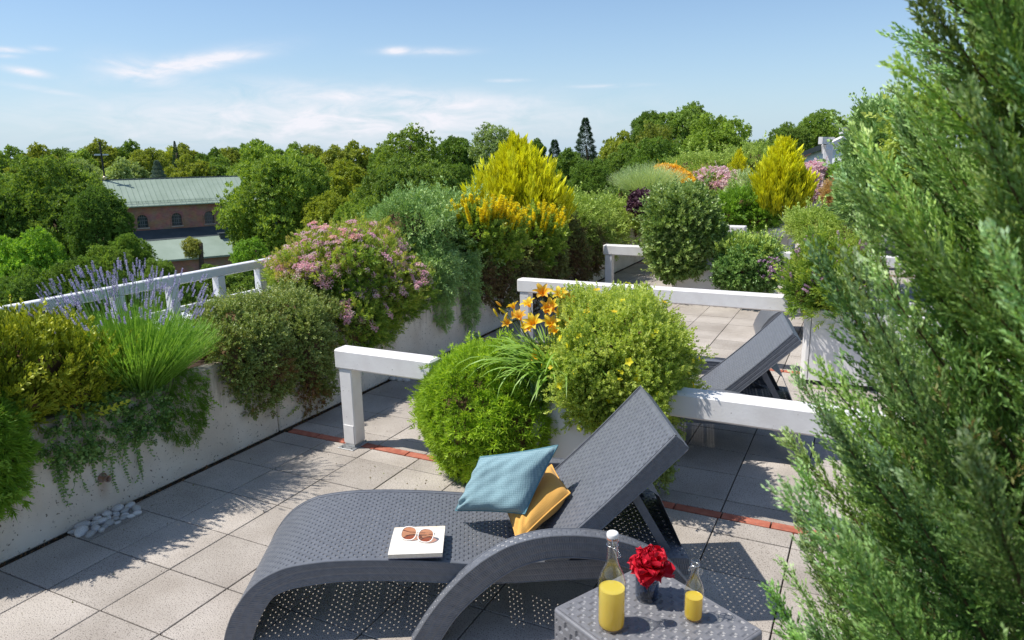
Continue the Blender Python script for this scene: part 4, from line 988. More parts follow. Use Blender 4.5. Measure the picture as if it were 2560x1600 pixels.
def bottle(x, y, z, R, Hb, fill, label, stopper=True, rz=0.4, s=1.0):
    r = empty('swing_top_bottle', (x, y, z), rz, label=label, cat='bottle', group='swing top bottles of orange juice')
    sh = Hb*.60; nk = R*.40
    prof = [(0,.006),(R*.8,.002),(R*.97,.008),(R,.03),(R,Hb*.2),(R,sh*.72),(R*.985,sh*.82),(R*.80,sh*.98),(R*.52,sh*1.13),(nk,sh*1.25),(nk*.92,sh*1.4),(nk*.92,Hb*.93),(nk*1.12,Hb*.94),(nk*1.12,Hb*.975),(nk*.95,Hb*.98)]
    A = Acc(); A.add(*latheg(smooth_prof(prof, 80), 40)); A.build('glass', M['glass'], r, smooth=True)
    inn = [(max(a-.0035,0), b+.004) for a, b in prof[:10]]
    zf = fill; pr2 = [(a, b) for a, b in smooth_prof(inn, 60) if b < zf]; pr2 += [(pr2[-1][0], zf)]; re_ = pr2[-1][0]
    A = Acc(); A.add(*latheg(pr2, 40)); A.add(*latheg([(re_, zf), (re_*.94, zf-.0016), (re_*.8, zf-.0022), (0, zf-.0022)], 40)); A.build('juice', M['juice'], r, smooth=True)
    # wire bail
    zt = Hb*.955; A = Acc(); w = nk*1.28
    V, F = tubeg([(nk*1.02*math.cos(t), nk*1.02*math.sin(t), Hb*.90) for t in np.linspace(0, 2*PI, 20, endpoint=False)], .0014, 6, closed=True); A.add(V, F)
    for sy in (-1, 1):
        A.add(*tubeg([(0,sy*nk*1.0,Hb*.90),(nk*.9,sy*w,Hb*.86),(nk*1.1,sy*w,Hb*.80),(nk*.7,sy*w*1.02,Hb*.80),(0,sy*w*1.05,Hb*.9),(-nk*.2,sy*w,Hb*.99 if stopper else Hb*.84)], .0013, 6))
    A.add(*tubeg([(nk*1.1,-w,Hb*.80),(nk*1.5,0,Hb*.77),(nk*1.1,w,Hb*.80)], .0013, 6))
    A.build('wire_bail', M['wire'], r, smooth=True)
    if stopper:
        A = Acc(); A.add(*latheg(smooth_prof([(0,Hb*.975),(nk*.9,Hb*.976),(nk*1.05,Hb*.985),(nk*1.08,Hb*1.0),(nk*1.0,Hb*1.025),(nk*.6,Hb*1.035),(0,Hb*1.036)], 24), 24)); st = A.build('stopper', M['ceramic'], r, smooth=True)
        A = Acc(); A.add(*latheg([(nk*.5,Hb*.962),(nk*1.0,Hb*.962),(nk*1.0,Hb*.976),(nk*.5,Hb*.976)], 20)); A.build('rubber_seal', M['rubber'], st)
    else:
        A = Acc(); V, F = latheg(smooth_prof([(0,-.006),(.0105,-.005),(.012,0),(.011,.005),(0,.007)], 16), 18); V = V[:,[2,1,0]]+np.array([-w*1.3, 0, Hb*.83]); A.add(V, F); A.build('stopper', M['glass'], r, smooth=True)
    return r
TH = .4028
p = PZ(1444, 1478, TH); bottle(p[0], p[1], TH, .0475, .345, .148, 'large swing top bottle half full of orange juice with white stopper')
p = PZ(1637, 1460, TH); bottle(p[0], p[1], TH, .0335, .232, .088, 'small open swing top bottle half full of orange juice', False, 2.6)
# vase with peony
p = PZ(1528, 1412, TH)
vs = empty('glass_vase', (p[0], p[1], TH), label='small smoky blue glass vase holding the red peony', cat='vase')
A = Acc(); A.add(*latheg(smooth_prof([(0,.004),(.034,.001),(.041,.006),(.043,.03),(.043,.075),(.0415,.085),(.039,.084),(.0395,.07),(.039,.02),(.03,.012),(0,.012)], 60), 36)); A.build('glass', M['blueglass'], vs, smooth=True)
A = Acc(); A.add(*latheg([(0,.014),(.036,.014),(.038,.05),(0,.05)], 30)); A.build('water', glassmat('vase_water', (.75,.8,.86), .4), vs, smooth=True)
M['petal'] = leafmat('crimson_petals', [(.30,.002,.008),(.52,.006,.02),(.66,.02,.05)], .55, .3, .3, (1.0,.3,.4))
pe = empty('peony_flower', (p[0]+.004, p[1], TH+.06), label='crimson double peony flower standing in the small glass vase', cat='flower')
def petal_mesh(L, W, cup, curl, ruffle, seed):
    r = rng_(seed); m, n = 11, 9; P = np.zeros((m, n, 3)); T = np.zeros((m, n)); ph = r.random(4)*6.3
    for i in range(m):
        t = i/(m-1); wd = W*(math.sin(PI*min(t*.88+.10,1))**.55)
        for j in range(n):
            s = 2*j/(n-1)-1; ru = ruffle*t*t*(math.sin(4*s+ph[0])*.6+math.sin(7*s+ph[1])*.5)
            lr = 1-.10*s*s*t+ .05*t*math.sin(5*s+ph[2]); ang = -curl*t*t
            x = L*t*lr; z = cup*L*(t**.7)*.5-curl*L*t**3*.35+.25*W*s*s*t+ru
            P[i,j] = (x, s*wd*.5, z); T[i,j] = .35+.5*t+.12*r.normal()
    V, F = gridg(P); return mkmesh('petal', V, F, M['petal'], T.ravel().clip(0,1), True)
PM = [petal_mesh(.072,.066,.35,.45,.011,1), petal_mesh(.066,.055,.7,.2,.012,2), petal_mesh(.052,.038,1.0,-.1,.012,3), petal_mesh(.034,.018,1.2,-.3,.008,4)]
r = rng_(77); pc = Vector((0,0,.075)); k = 0
tilt = Matrix.Rotation(.5, 4, Vector((1,.3,0)))
for (nn, kind, el, rad) in ((9,0,-.35,.004),(9,0,.05,.006),(9,1,.35,.007),(9,1,.65,.007),(9,2,.8,.008),(9,2,1.05,.008),(12,3,1.15,.006),(10,3,1.35,.004)):
    for i in range(nn):
        a = 2*PI*i/nn+k*.5+r.normal()*.12; e = el+r.normal()*.13; o = link('petal', PM[kind], pe)
        s = 1+.13*r.normal(); mw = Matrix.Translation(pc) @ tilt @ Matrix.Rotation(a, 4, 'Z') @ Matrix.Translation((rad,0,0)) @ Matrix.Rotation(-e, 4, 'Y') @ Matrix.Rotation(r.normal()*.25, 4, 'X') @ Matrix.Diagonal((s,s,s,1))
        o.matrix_local = mw; v = .8+.5*r.random(); o.color = (v,v,v,1)
    k += 1
A = Acc(); A.add(*tubeg([(0,0,-.045),(.003,.0,.0),(0,0,.07)], .0028, 6)); A.build('stem', M['greenstem'], pe)
PL = leafmat('peony_leaf_green', [(.12,.22,.04),(.22,.36,.09)], .45, .3)
for (a, e, L) in ((-2.0,.2,.05),(-1.2,-.1,.042),(.6,.3,.045)):
    P = np.zeros((7,5,3)); 
    for i in range(7):
        t = i/6; wd = .022*math.sin(PI*min(t+.05,1))
        for j in range(5): s = j/2-1; P[i,j] = (L*t, s*wd*.6, .15*L*t-.3*L*t*t+.004*abs(s))
    V, F = gridg(P); o = link('leaf', mkmesh('leaf', V, F, PL, np.full(len(V), .6), True), pe); o.matrix_local = Matrix.Translation((0,0,.035)) @ Matrix.Rotation(a, 4, 'Z') @ Matrix.Rotation(-e, 4, 'Y')

# ------------------------------------------------------------------ book and sunglasses on the lounger
def pagemat():
    m, n, l, p = newmat('printed_page'); t = n.new('ShaderNodeTexCoord'); s = n.new('ShaderNodeSeparateXYZ'); l.new(t.outputs['Object'], s.inputs[0])
    X, Y = s.outputs[0], s.outputs[1]
    line = mnode(n, l, 'GREATER_THAN', mnode(n, l, 'SINE', mnode(n, l, 'MULTIPLY', Y, 1150.0)), .15)
    no = n.new('ShaderNodeTexNoise'); no.inputs['Scale'].default_value = 1; mp = n.new('ShaderNodeMapping'); mp.inputs['Scale'].default_value = (650, 180, 1); l.new(t.outputs['Object'], mp.inputs[0]); l.new(mp.outputs[0], no.inputs[0])
    wd = mnode(n, l, 'GREATER_THAN', no.outputs[0], .44)
    inx = mnode(n, l, 'MULTIPLY', mnode(n, l, 'LESS_THAN', mnode(n, l, 'ABSOLUTE', X), .088), mnode(n, l, 'LESS_THAN', mnode(n, l, 'ABSOLUTE', mnode(n, l, 'SUBTRACT', Y, .004)), .062))
    f = mnode(n, l, 'MULTIPLY', mnode(n, l, 'MULTIPLY', line, wd), mnode(n, l, 'MULTIPLY', inx, .55))
    mx = n.new('ShaderNodeMix'); mx.data_type = 'RGBA'; mx.inputs[6].default_value = (.74,.70,.63,1); mx.inputs[7].default_value = (.22,.21,.21,1); l.new(f, mx.inputs[0]); l.new(mx.outputs[2], p.inputs['Base Color']); p.inputs['Roughness'].default_value = .75; return m
M['page'] = pagemat(); M['paper'] = surf('cream_page_edges', (.70,.60,.47), (.78,.69,.57), .8, 60); M['cover'] = surf('dark_blue_cover', (.05,.05,.09), None, .5)
c4 = [PZ(921,1248,.392), PZ(1040,1240,.392), PZ(1058,1307,.392), PZ(928,1307,.392)]
bc = sum(c4)/4; ex = unit((c4[1]-c4[0])+(c4[2]-c4[3])); ey = unit((c4[0]-c4[3])+(c4[1]-c4[2])); ey = unit(ey-ex*np.dot(ex, ey)); bw = (np.linalg.norm(c4[1]-c4[0])+np.linalg.norm(c4[2]-c4[3]))/2; bh = (np.linalg.norm(c4[0]-c4[3])+np.linalg.norm(c4[1]-c4[2]))/2
bk = empty('book', (bc[0], bc[1], .370), math.atan2(ex[1], ex[0]), label='open paperback folded back, cream pages up, lying on the lounger seat', cat='book')
A = Acc(); A.add(*boxg(-bw/2, bw/2, -bh/2-.002, bh/2, 0, .003)); A.build('cover', M['cover'], bk)
m, n = 18, 12; P = np.zeros((m, n, 3))
for i in range(m):
    for j in range(n): x = bw*(i/(m-1)-.5); y = bh*(j/(n-1)-.5); P[i,j] = (x, y, .0215+.0035*math.sin(PI*j/(n-1))*(1-.3*i/m)-.004*(j/(n-1))**4)
V, F = gridg(P); link('open_page', mkmesh('open_page', V, F, M['page'], smooth=True), bk)
A = Acc(); A.add(*boxg(-bw/2+.001, bw/2-.001, -bh/2, bh/2-.001, .0032, .0205)); A.build('page_block', M['paper'], bk)
sg = empty('sunglasses', tuple(bc+np.array([0,0,.008])), math.atan2(ex[1], ex[0])-.30, label='sunglasses with clear white frame and brown lenses lying on the book', cat='sunglasses')
M['frame'] = surf('pearl_plastic', (.74,.66,.60), (.82,.76,.70), .25, 30); M['lens'] = glassmat('brown_lens', (.62,.30,.17), .5)
for sx in (-1, 1):
    pts = []
    for t in np.linspace(0, 2*PI, 28, endpoint=False):
        ca, sa = math.cos(t), math.sin(t); x = .034*np.sign(ca)*abs(ca)**.8; y = .030*np.sign(sa)*abs(sa)**.8
        pts.append((sx*.039+x*(1+.12*(y/.02)*sx*0), y*.75, .016+y*.62))
    A = Acc(); A.add(*tubeg(pts, .0026, 7, closed=True)); fr = A.build('frame', M['frame'], sg, smooth=True)
    V = [(sx*.039, 0, .0175)]+pts; link('lens', mkmesh('lens', V, [[0, 1+i, 1+(i+1)%28] for i in range(28)], M['lens'], smooth=True), sg)
    A = Acc(); A.add(*tubeg([(sx*.072,.006,.022),(sx*.074,.012,.021),(sx*.05,.030,.006),(-sx*.02,.036-.004*sx,.004)], [.003,.0028,.0022,.0018], 7)); A.build('temple', M['frame'], sg, smooth=True)
A = Acc(); A.add(*tubeg([(-.006,.006,.021),(0,.009,.024),(.006,.006,.021)], .0024, 7)); A.build('bridge', M['frame'], sg, smooth=True)

# ------------------------------------------------------------------ cushions
def fabric(name, c1, c2, sc=900, bump=.5):
    m, n, l, p = newmat(name); t = n.new('ShaderNodeTexCoord')
    def wv(rot):
        mp = n.new('ShaderNodeMapping'); mp.inputs['Rotation'].default_value = (0,0,rot); l.new(t.outputs['Object'], mp.inputs[0])
        w_ = n.new('ShaderNodeTexWave'); w_.inputs['Scale'].default_value = sc/22.0; w_.inputs['Distortion'].default_value = 2.5; w_.inputs['Detail'].default_value = 2; w_.inputs['Detail Scale'].default_value = 2; l.new(mp.outputs[0], w_.inputs[0]); return w_.outputs[1]
    a = mnode(n, l, 'MULTIPLY', mnode(n, l, 'ADD', wv(0), wv(PI/2)), .5); no = n.new('ShaderNodeTexNoise'); no.inputs['Scale'].default_value = 110; l.new(t.outputs['Object'], no.inputs[0])
    a = mnode(n, l, 'ADD', mnode(n, l, 'MULTIPLY', a, .55), mnode(n, l, 'MULTIPLY', no.outputs[0], .45))
    mx = n.new('ShaderNodeMix'); mx.data_type = 'RGBA'; mx.inputs[6].default_value = (*c1,1); mx.inputs[7].default_value = (*c2,1); l.new(a, mx.inputs[0]); l.new(mx.outputs[2], p.inputs['Base Color'])
    b = n.new('ShaderNodeBump'); b.inputs['Strength'].default_value = bump; b.inputs['Distance'].default_value = .002; l.new(a, b.inputs['Height']); l.new(b.outputs[0], p.inputs['Normal']); p.inputs['Roughness'].default_value = .9
    p.inputs['Sheen Weight'].default_value = .15; return m
M['teal'] = fabric('teal_fabric', (.10,.20,.235), (.31,.455,.49)); M['beige'] = fabric('beige_backing', (.42,.27,.16), (.52,.36,.24), 1200, .2)
M['yellow'] = fabric('ochre_fabric', (.58,.29,.055), (.74,.42,.10), 1600, .2); M['piping_t'] = surf('teal_piping', (.10,.23,.27), None, .8); M['piping_y'] = surf('ochre_piping', (.66,.36,.08), None, .8)
def cushion(name, corners, thick, mf, mb, mp_, label, seed=0, pinch=.06):
    A0, B0, C0, D0 = [np.array(c, float) for c in corners]      # going round
    c = (A0+B0+C0+D0)/4; nrm = unit(np.cross(B0-A0, D0-A0)); nrm = nrm if nrm[2] > 0 else -nrm
    ex = unit(B0-A0); ey = np.cross(nrm, ex)
    o = empty(name, tuple(c), label=label, cat='cushion'); o.matrix_world = Matrix([[ex[0],ey[0],nrm[0],c[0]],[ex[1],ey[1],nrm[1],c[1]],[ex[2],ey[2],nrm[2],c[2]],[0,0,0,1]])
    r = rng_(seed); N_ = 34; P = {}
    ks = [(r.normal(size=2)*5, r.random()*6.3) for _ in range(6)]
    for side in (1, -1):
        G_ = np.zeros((N_, N_, 3))
        for i in range(N_):
            for j in range(N_):
                u_ = 2*i/(N_-1)-1; v_ = 2*j/(N_-1)-1
                pu = u_*(1-pinch*(1-abs(v_)**2.2)); pv = v_*(1-pinch*(1-abs(u_)**2.2))
                a, b = (pu+1)/2, (pv+1)/2
                X = A0*(1-a)*(1-b)+B0*a*(1-b)+C0*a*b+D0*(1-a)*b
                e = ((1-u_**4)*(1-v_**4))**.62; wr = sum(math.sin(k[0]*u_*.9+k[1]*v_*.9+ph) for k, ph in ks)/6
                cor = math.exp(-((1-abs(u_))**2+(1-abs(v_))**2)*14)
                h = thick/2*e*(1+.10*wr)+.010*math.sin(9*(u_-v_)+4*u_*v_+seed)*(1-e)*min(e*3,1)*side+.012*math.exp(-((u_+.75)**2+(v_+.72)**2)*22)*math.sin(16*(u_-v_))*min(e*3,1)
                X = X+nrm*side*h; d = X-c; G_[i,j] = (np.dot(d, ex), np.dot(d, ey), np.dot(d, nrm))
        V, F = gridg(G_); F = F if side > 0 else F[:, ::-1]; nm = 'front_panel' if side > 0 else 'back_panel'
        link(nm, mkmesh(nm, V, F, mf if side > 0 else mb, smooth=True), o); P[side] = G_
    G_ = P[1]; ring = np.concatenate([G_[:-1,0], G_[-1,:-1], G_[:0:-1,-1], G_[0,:0:-1]]); V, F = tubeg(ring, .0042, 7, closed=True); link('piping', mkmesh('piping', V, [list(f) for f in F], mp_, smooth=True), o)
    return o
tA = PZ(1076,1206,.395); tB = PZ(1240,1214,.47); tC = PZ(1318,1052,.70); tD = PZ(1135,1080,.65)
cushion('teal_cushion', [tA, tB, tC, tD], .17, M['teal'], M['beige'], M['piping_t'], 'teal woven cushion with beige back leaning on the yellow cushion', 3, .045)
yA = PZ(1222,1282,.39); yB = PZ(1347,1165,.50); yC = PZ(1303,1098,.545); yD = PZ(1190,1190,.39)
cushion('yellow_cushion', [yA, yB, yC, yD], .12, M['yellow'], M['yellow'], M['piping_y'], 'ochre yellow cushion half hidden behind the teal cushion', 8, .05)

# pebbles in the gap beside the drain
pb = []
def pebble_mesh(seed):
    r = rng_(seed); nu, nv = 12, 7; th = np.linspace(0, PI, nv)[:,None]; ph = np.linspace(0, 2*PI, nu, endpoint=False)[None]
    d = np.stack([np.sin(th)*np.cos(ph), np.sin(th)*np.sin(ph), np.cos(th)+0*ph], -1).reshape(-1,3); v = d*(1+.10*bumpy(d, seed, 1.6, 3))[:,None]*np.array([1,.72,.5])
    F = [[i*nu+j, i*nu+(j+1)%nu, (i+1)*nu+(j+1)%nu, (i+1)*nu+j] for i in range(nv-1) for j in range(nu)]; return mkmesh('pebble', v, np.array(F), M['pebble'], smooth=True)
PBM = [pebble_mesh(s) for s in range(6)]; r = rng_(31)
def pebbles(x0, x1, y0, y1, n, label, group):
    placed = []; t = 0
    while len(placed) < n and t < 4000:
        t += 1; x, y, s = r.uniform(x0, x1), r.uniform(y0, y1), r.uniform(.022,.044)
        if all(math.hypot(x-a, y-b) > (s+c)*.68 for a, b, c in placed): placed.append((x, y, s))
    for i, (x, y, s) in enumerate(placed):
        o = link('pebble', PBM[i%6], label=label, cat='pebble', group=group); o.location = (x, y, -.004+s*.35); o.scale = (s,s,s); o.rotation_euler = (r.normal()*.25, r.normal()*.25, r.random()*6.3); o.color = (1,1,1,1)
pebbles(-3.83, -3.68, 2.17, 2.50, 26, 'rounded grey pebble in the gap below the rusty drain spout', 'pebbles below the rusty drain spout')
pebbles(-3.83, -3.68, 5.17, 5.50, 16, 'white grey pebble in the wall gap behind the near railing post', 'pebbles behind the near railing post')
# dry leaves in the gutter along the wall
r = rng_(90); nL = 1500; P = np.stack([-3.86+.055*r.random(nL)**.8, r.uniform(.6, 12, nL), -.008+.006*r.random(nL)], 1); D = r.normal(size=(nL,3)); D[:,2] *= .2
lt = leaves_tpl([((-.5,0,0),(1,0,0),1,.5,.5)], 3, .3); V, F, T = stamp(lt, P, D, .018*(1+.4*r.normal(size=nL)).clip(.4,2), r)
link('dry_leaves', mkmesh('dry_leaves', V, F, leafmat('dry_leaf_brown', [(.07,.035,.015),(.16,.08,.035),(.26,.15,.07)], .8, .1), T), label='dry brown leaf litter lying along the foot of the wall', cat='leaf litter', kind='stuff')

# ================================================================== PLANTS
T_shoot = tpl_sprig(16, .17, .10, 1.0, 21)
T_ros = tpl_rosette(12, 1.15, .15); T_spr = tpl_sprig(11, .42, .24); T_sprn = tpl_sprig(12, .5, .13, .8, 6); T_jun = tpl_juniper(); T_fl = tpl_flame(); T_ned = tpl_rosette(8, .7, .14, 9)
T_cot = tpl_sprig(10, .34, .24, 1.1, 12)
LM['phlox'] = leafmat('moss_phlox_leaves', [(.08,.14,.012),(.16,.25,.02),(.27,.37,.045)], .5, .42, gain=1.96)
LM['poten'] = leafmat('potentilla_leaves', [(.11,.17,.03),(.22,.28,.055),(.36,.40,.12)], .55, .42, gain=1.89)
LM['lav'] = leafmat('lavender_leaves', [(.09,.19,.02),(.15,.28,.04),(.22,.36,.07)], .5, .35, gain=1.55)
LM['lavf'] = leafmat('lavender_flowers', [(.30,.26,.48),(.46,.42,.64),(.64,.61,.74)], .7, .2, tmul=(1,1,1))
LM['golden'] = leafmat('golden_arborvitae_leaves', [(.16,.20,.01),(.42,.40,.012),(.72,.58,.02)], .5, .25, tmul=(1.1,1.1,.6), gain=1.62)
LM['heath'] = leafmat('yellow_green_conifer', [(.07,.10,.008),(.17,.20,.015),(.30,.30,.03)], .5, .2, gain=2.1)
LM['heather'] = leafmat('bright_green_needles', [(.06,.12,.015),(.12,.22,.025),(.20,.32,.05)], .5, .42, gain=1.8)
LM['cot'] = leafmat('cotoneaster_leaves', [(.05,.085,.018),(.10,.155,.035),(.20,.25,.09)], .4, .2, .5, gain=2.10)
LM['cotr'] = leafmat('mixed_red_green_leaves', [(.16,.07,.03),(.11,.13,.03),(.14,.19,.05),(.24,.27,.10)], .45, .25, gain=1.85)
LM['spir'] = leafmat('spirea_leaves', [(.07,.14,.025),(.14,.22,.035),(.22,.29,.05),(.27,.24,.07)], .5, .42, gain=1.65)
LM['spirf'] = leafmat('spirea_flowers', [(.76,.42,.50),(.85,.60,.62),(.88,.76,.72)], .7, .42, tmul=(1,1,1))
LM['juni'] = leafmat('blue_green_juniper', [(.06,.11,.035),(.12,.19,.055),(.23,.31,.12)], .5, .15, gain=2.25)
LM['prost'] = leafmat('prostrate_juniper', [(.08,.13,.02),(.16,.22,.04),(.27,.33,.08)], .5, .2, gain=2.10)
LM['yel'] = leafmat('yellow_petals', [(.86,.66,.02),(.93,.80,.03),(.95,.88,.06)], .5, .42, tmul=(1,.9,.3))
LM['orange'] = leafmat('orange_petals', [(.90,.34,.01),(.95,.60,.04),(.95,.78,.12)], .45, .42, tmul=(1,.8,.3))
LM['purple'] = leafmat('dark_purple_leaves', [(.035,.015,.025),(.08,.03,.05),(.12,.06,.07)], .5, .15, tmul=(1,.7,.8), gain=1.2)
LM['greygr'] = leafmat('grey_green_grass', [(.13,.19,.07),(.22,.28,.13),(.32,.36,.2)], .6, .25, gain=2.10)
LM['lily'] = leafmat('daylily_leaves', [(.07,.14,.02),(.13,.24,.035),(.22,.34,.07)], .4, .35, .5, gain=1.55)
LM['ivy'] = leafmat('periwinkle_leaves', [(.04,.085,.02),(.075,.14,.03),(.13,.2,.05)], .4, .15, .5, gain=2.1)
LM['browny'] = leafmat('brown_green_creeper', [(.10,.055,.03),(.10,.085,.03),(.11,.13,.035),(.18,.2,.06)], .6, .2, gain=1.80)
LM['straw'] = leafmat('straw_seedheads', [(.45,.30,.14),(.6,.44,.24)], .8, .42)
LM['bigjun'] = leafmat('foreground_juniper', [(.20,.12,.05),(.06,.115,.03),(.11,.195,.045),(.17,.28,.085),(.27,.37,.18)], .5, .22, .4, gain=1.95)
LM['mauve'] = leafmat('mauve_flowers', [(.42,.22,.40),(.58,.38,.52),(.5,.3,.28)], .7, .2, tmul=(1,1,1))
def tops(lo, hi):     # young growth: lighter leaves on the outer tips
    return lambda P, Nn, r: lo+(hi-lo)*(.5+.25*bumpy(P*1.0, 4, 9)+.25*r.normal(size=len(P)))
tN = tops(.2, .9)

# ---- trough plants, near to far
b_h1 = bush('heather_bush', 'bright green fine needled bush cut by the left edge, hanging over the wall', 'bush', [lobeX(-30,1085,95,120,-3.80,.13), lobeX(-45,1010,85,80,-3.85,.16), lobeX(-70,1160,80,80,-3.78,.1)], LM['heather'], T_ned, 3600, .042, 101, amp=.1, up=.1, down=.25, tintf=tN)
bush('dwarf_conifer', 'yellow green mound shaped dwarf conifer left of the lavender', 'shrub', [lobeX(50,880,140,95,-4.10,.34), lobeX(160,880,95,80,-4.05,.28), lobeX(-60,860,120,100,-4.15,.35), lobeX(60,810,100,60,-4.25,.3), lobeX(175,940,60,50,-3.92,.14), lobeX(30,960,90,50,-3.9,.14), lobeX(-30,940,90,60,-3.95,.2)], LM['heath'], T_fl, 5200, .062, 102, amp=.14, up=.9, tintf=lambda P,Nn,r: .35+.35*Nn[:,2]*0+.3*bumpy(P,4,8)+.2*r.normal(size=len(P)))
bush('trailing_periwinkle', 'dark green periwinkle mat hanging over the wall below the yellow green conifer', 'creeper', [(np.array([-3.86,2.42,.56]), np.array([.07,.22,.20])), (np.array([-3.86,2.72,.50]), np.array([.07,.13,.19])), (np.array([-3.84,2.25,.50]), np.array([.06,.14,.12]))], LM['ivy'], T_cot, 950, .055, 103, amp=.2, up=-.3, down=.3, core=False)
# trailing stems of paired oval leaves
def strand_mesh(L, seed, lw=.016, ll=.027):
    r = rng_(seed); n = int(L/.020); path = [np.array([0,0,0.])]; a = 0
    for i in range(n): a += r.normal()*.16-a*.1; path.append(path[-1]+np.array([.0015*r.normal(), math.sin(a)*.02, -math.cos(a)*.02]))
    V, F = tubeg(path, .0013, 5, cap=False); Fq = [list(f) for f in F]; V = list(V); T = [.1]*len(V)
    for i, p in enumerate(path):
        for s in (-1, 1):
            if r.random() < .25: continue
            sz = (1-.45*(i/n))*(.75+.5*r.random()); d = unit([.35+.2*r.normal(), s*.9, -.35+.3*r.normal()]); q = unit(np.cross(d, [1,.0,.3])); k = len(V); t = .3+.7*r.random(); nn = np.cross(q, d)
            b = p; l_, w_ = ll*sz, lw*sz
            pts = [b, b+d*l_*.25-q*w_*.4, b+d*l_*.6-q*w_*.45, b+d*l_, b+d*l_*.6+q*w_*.45, b+d*l_*.25+q*w_*.4, b+d*l_*.45-nn*.003]
            V += pts; T += [t]*7; Fq += [[k,k+1,k+6,k+5],[k+1,k+2,k+3,k+6],[k+6,k+3,k+4,k+5]]
    return mkmesh('trailing_stem', V, Fq, LM['ivy'], np.array(T))
SM = [strand_mesh(L, 200+i) for i, L in enumerate((.30,.22,.26,.34,.18,.28))]
iv = empty('trailing_ivy', (-3.85, 2.45, .5), label='loose stems of oval leaves trailing down the wall above the pebbles', cat='creeper')
r = rng_(5)
for i, (x, y) in enumerate([(122,1080),(134,1095),(180,1085),(262,1050),(255,1075),(310,1040),(322,1050),(335,1000),(330,930),(290,1020),(230,1060),(150,1060),(205,1040),(300,1000),(275,1000)]):
    p = PX(x, y, -3.845); o = link('trailing_stem', SM[i%6], iv); o.location = (p[0]+3.85, p[1]-2.45, p[2]-.5); s = .8+.25*r.random(); o.scale = (s,s,s); o.rotation_euler = (0,0,r.normal()*.2)
bush('trailing_thyme', 'small dark feathery creeper hanging on the wall right of the ivy', 'creeper', [(np.array([-3.85,3.02,.50]), np.array([.06,.14,.17])), (np.array([-3.84,2.98,.36]), np.array([.05,.13,.12])), (np.array([-3.86,2.96,.62]), np.array([.07,.12,.08]))], LM['heather'], T_jun, 1300, .042, 105, amp=.2, up=-.9, core=False, tintf=tops(0,.15))
# lavender
def lavender(cx, cy, hw, top, Y,  nst, nsp, label, mat_l, mat_f, name='lavender', seed=1, spike=True, lean=0.0, H=None):
    base = PY(cx, cy, Y) if Y > 0 else PX(cx, cy, Y); r = rng_(seed); root = empty(name, tuple(base), label=label, cat='lavender' if spike else 'grass')
    W = px2m(base, hw); H = px2m(base, cy-top) if H is None else H
    # leaf stems
    V = []; F = []; T = []; 
    n = nst; a = r.random(n)*6.3; rad = np.sqrt(r.random(n)); dx = np.cos(a)*rad; dy = np.sin(a)*rad
    B = np.stack([dx*W*.35, dy*W*.30, 0*dx], 1); out = np.stack([dx, dy, 0*dx], 1)
    L = H*(.50+.22*r.random(n))
    seg = 4; k = 0; wd = .0022+.0006*r.random(n)
    side = r.normal(size=(n,3)); side[:,2] = 0; side /= np.linalg.norm(side, axis=1)[:,None]
    pts = []
    for i in range(seg+1):
        t = i/seg; p = B+out*(W*.95*t**.9)[...,None]*np.ones((n,1))*1.0 if False else B+out*(W*.78*(t**1.0))+np.stack([0*L,0*L,L*(t**.85)*(1-.38*rad**2)], 1)
        pts.append(p)
    for i in range(seg+1):
        w_ = wd*(1-.6*i/seg); V.append(pts[i]-side*w_[:,None]); V.append(pts[i]+side*w_[:,None])
    V = np.stack(V, 1); base_i = (np.arange(n)*(2*(seg+1)))[:,None]
    Fq = np.concatenate([base_i+np.array([[2*i,2*i+1,2*i+3,2*i+2]]) for i in range(seg)], 0) if False else np.concatenate([(base_i+np.array([[2*i,2*i+1,2*i+3,2*i+2]])) for i in range(seg)])
    tt = np.repeat(r.random(n)[:,None]*.6, 2*(seg+1), 1)+np.repeat(np.linspace(0,.4,seg+1), 2)[None]
    VV = V.reshape(-1,3); FF = Fq; TT = tt.ravel()
    # narrow leaves along the stems
    m = n*3; idx = r.integers(0, n, m); t = r.random(m)**.7; P = B[idx]+out[idx]*(W*.78*t)[:,None]+np.stack([0*t,0*t,L[idx]*(t**.85)*(1-.38*rad[idx]**2)], 1)
    D = out[idx]*.6+r.normal(size=(m,3))*.28+np.array([0,0,1.0]); one = leaves_tpl([((0,0,0),(0,0,1),1,.11,.5),((0,0,.1),(.5,0,1),.8,.1,.6)], 2, .1)
    V2, F2, T2 = stamp(one, P, D, .034*(1+.3*r.normal(size=m)).clip(.5,1.6), r)
    link('leaf_stems', mkmesh('leaf_stems', np.concatenate([VV, V2]), np.concatenate([FF, F2+len(VV)]), mat_l, np.concatenate([TT, T2])), root, kind='stuff')
    if spike:
        for i in range(nsp):
            aa = r.random()*6.3; rr = math.sqrt(r.random()); o3 = np.array([math.cos(aa)*rr, math.sin(aa)*rr, 0]); h = H*(1.0-.22*rr**2)*(.72+.34*r.random()); b = o3*W*.5
            tip = b+o3*W*(.50)+np.array([lean*h,r.normal()*.02,h]); mid = (b+tip)/2+o3*(-W*.06)+np.array([0,0,.03])
            V3, F3 = tubeg([b, mid, tip], [.0011,.001,.0008], 4, cap=False)
            s = link('flower_stem', mkmesh('flower_stem', V3, F3, mat_l, np.full(len(V3), .5)), root)
            d = Vector(tip-mid).normalized(); f = link('flower_spike', LSP[i%4], s); f.location = tuple(tip-np.array(d)*.012); f.rotation_euler = d.to_track_quat('Z','Y').to_euler(); sc = .8+.5*r.random(); f.scale = (sc,sc,sc)
            c = .75+.5*r.random(); f.color = (c,c,c*(.95+.1*r.random()),1)
    return root
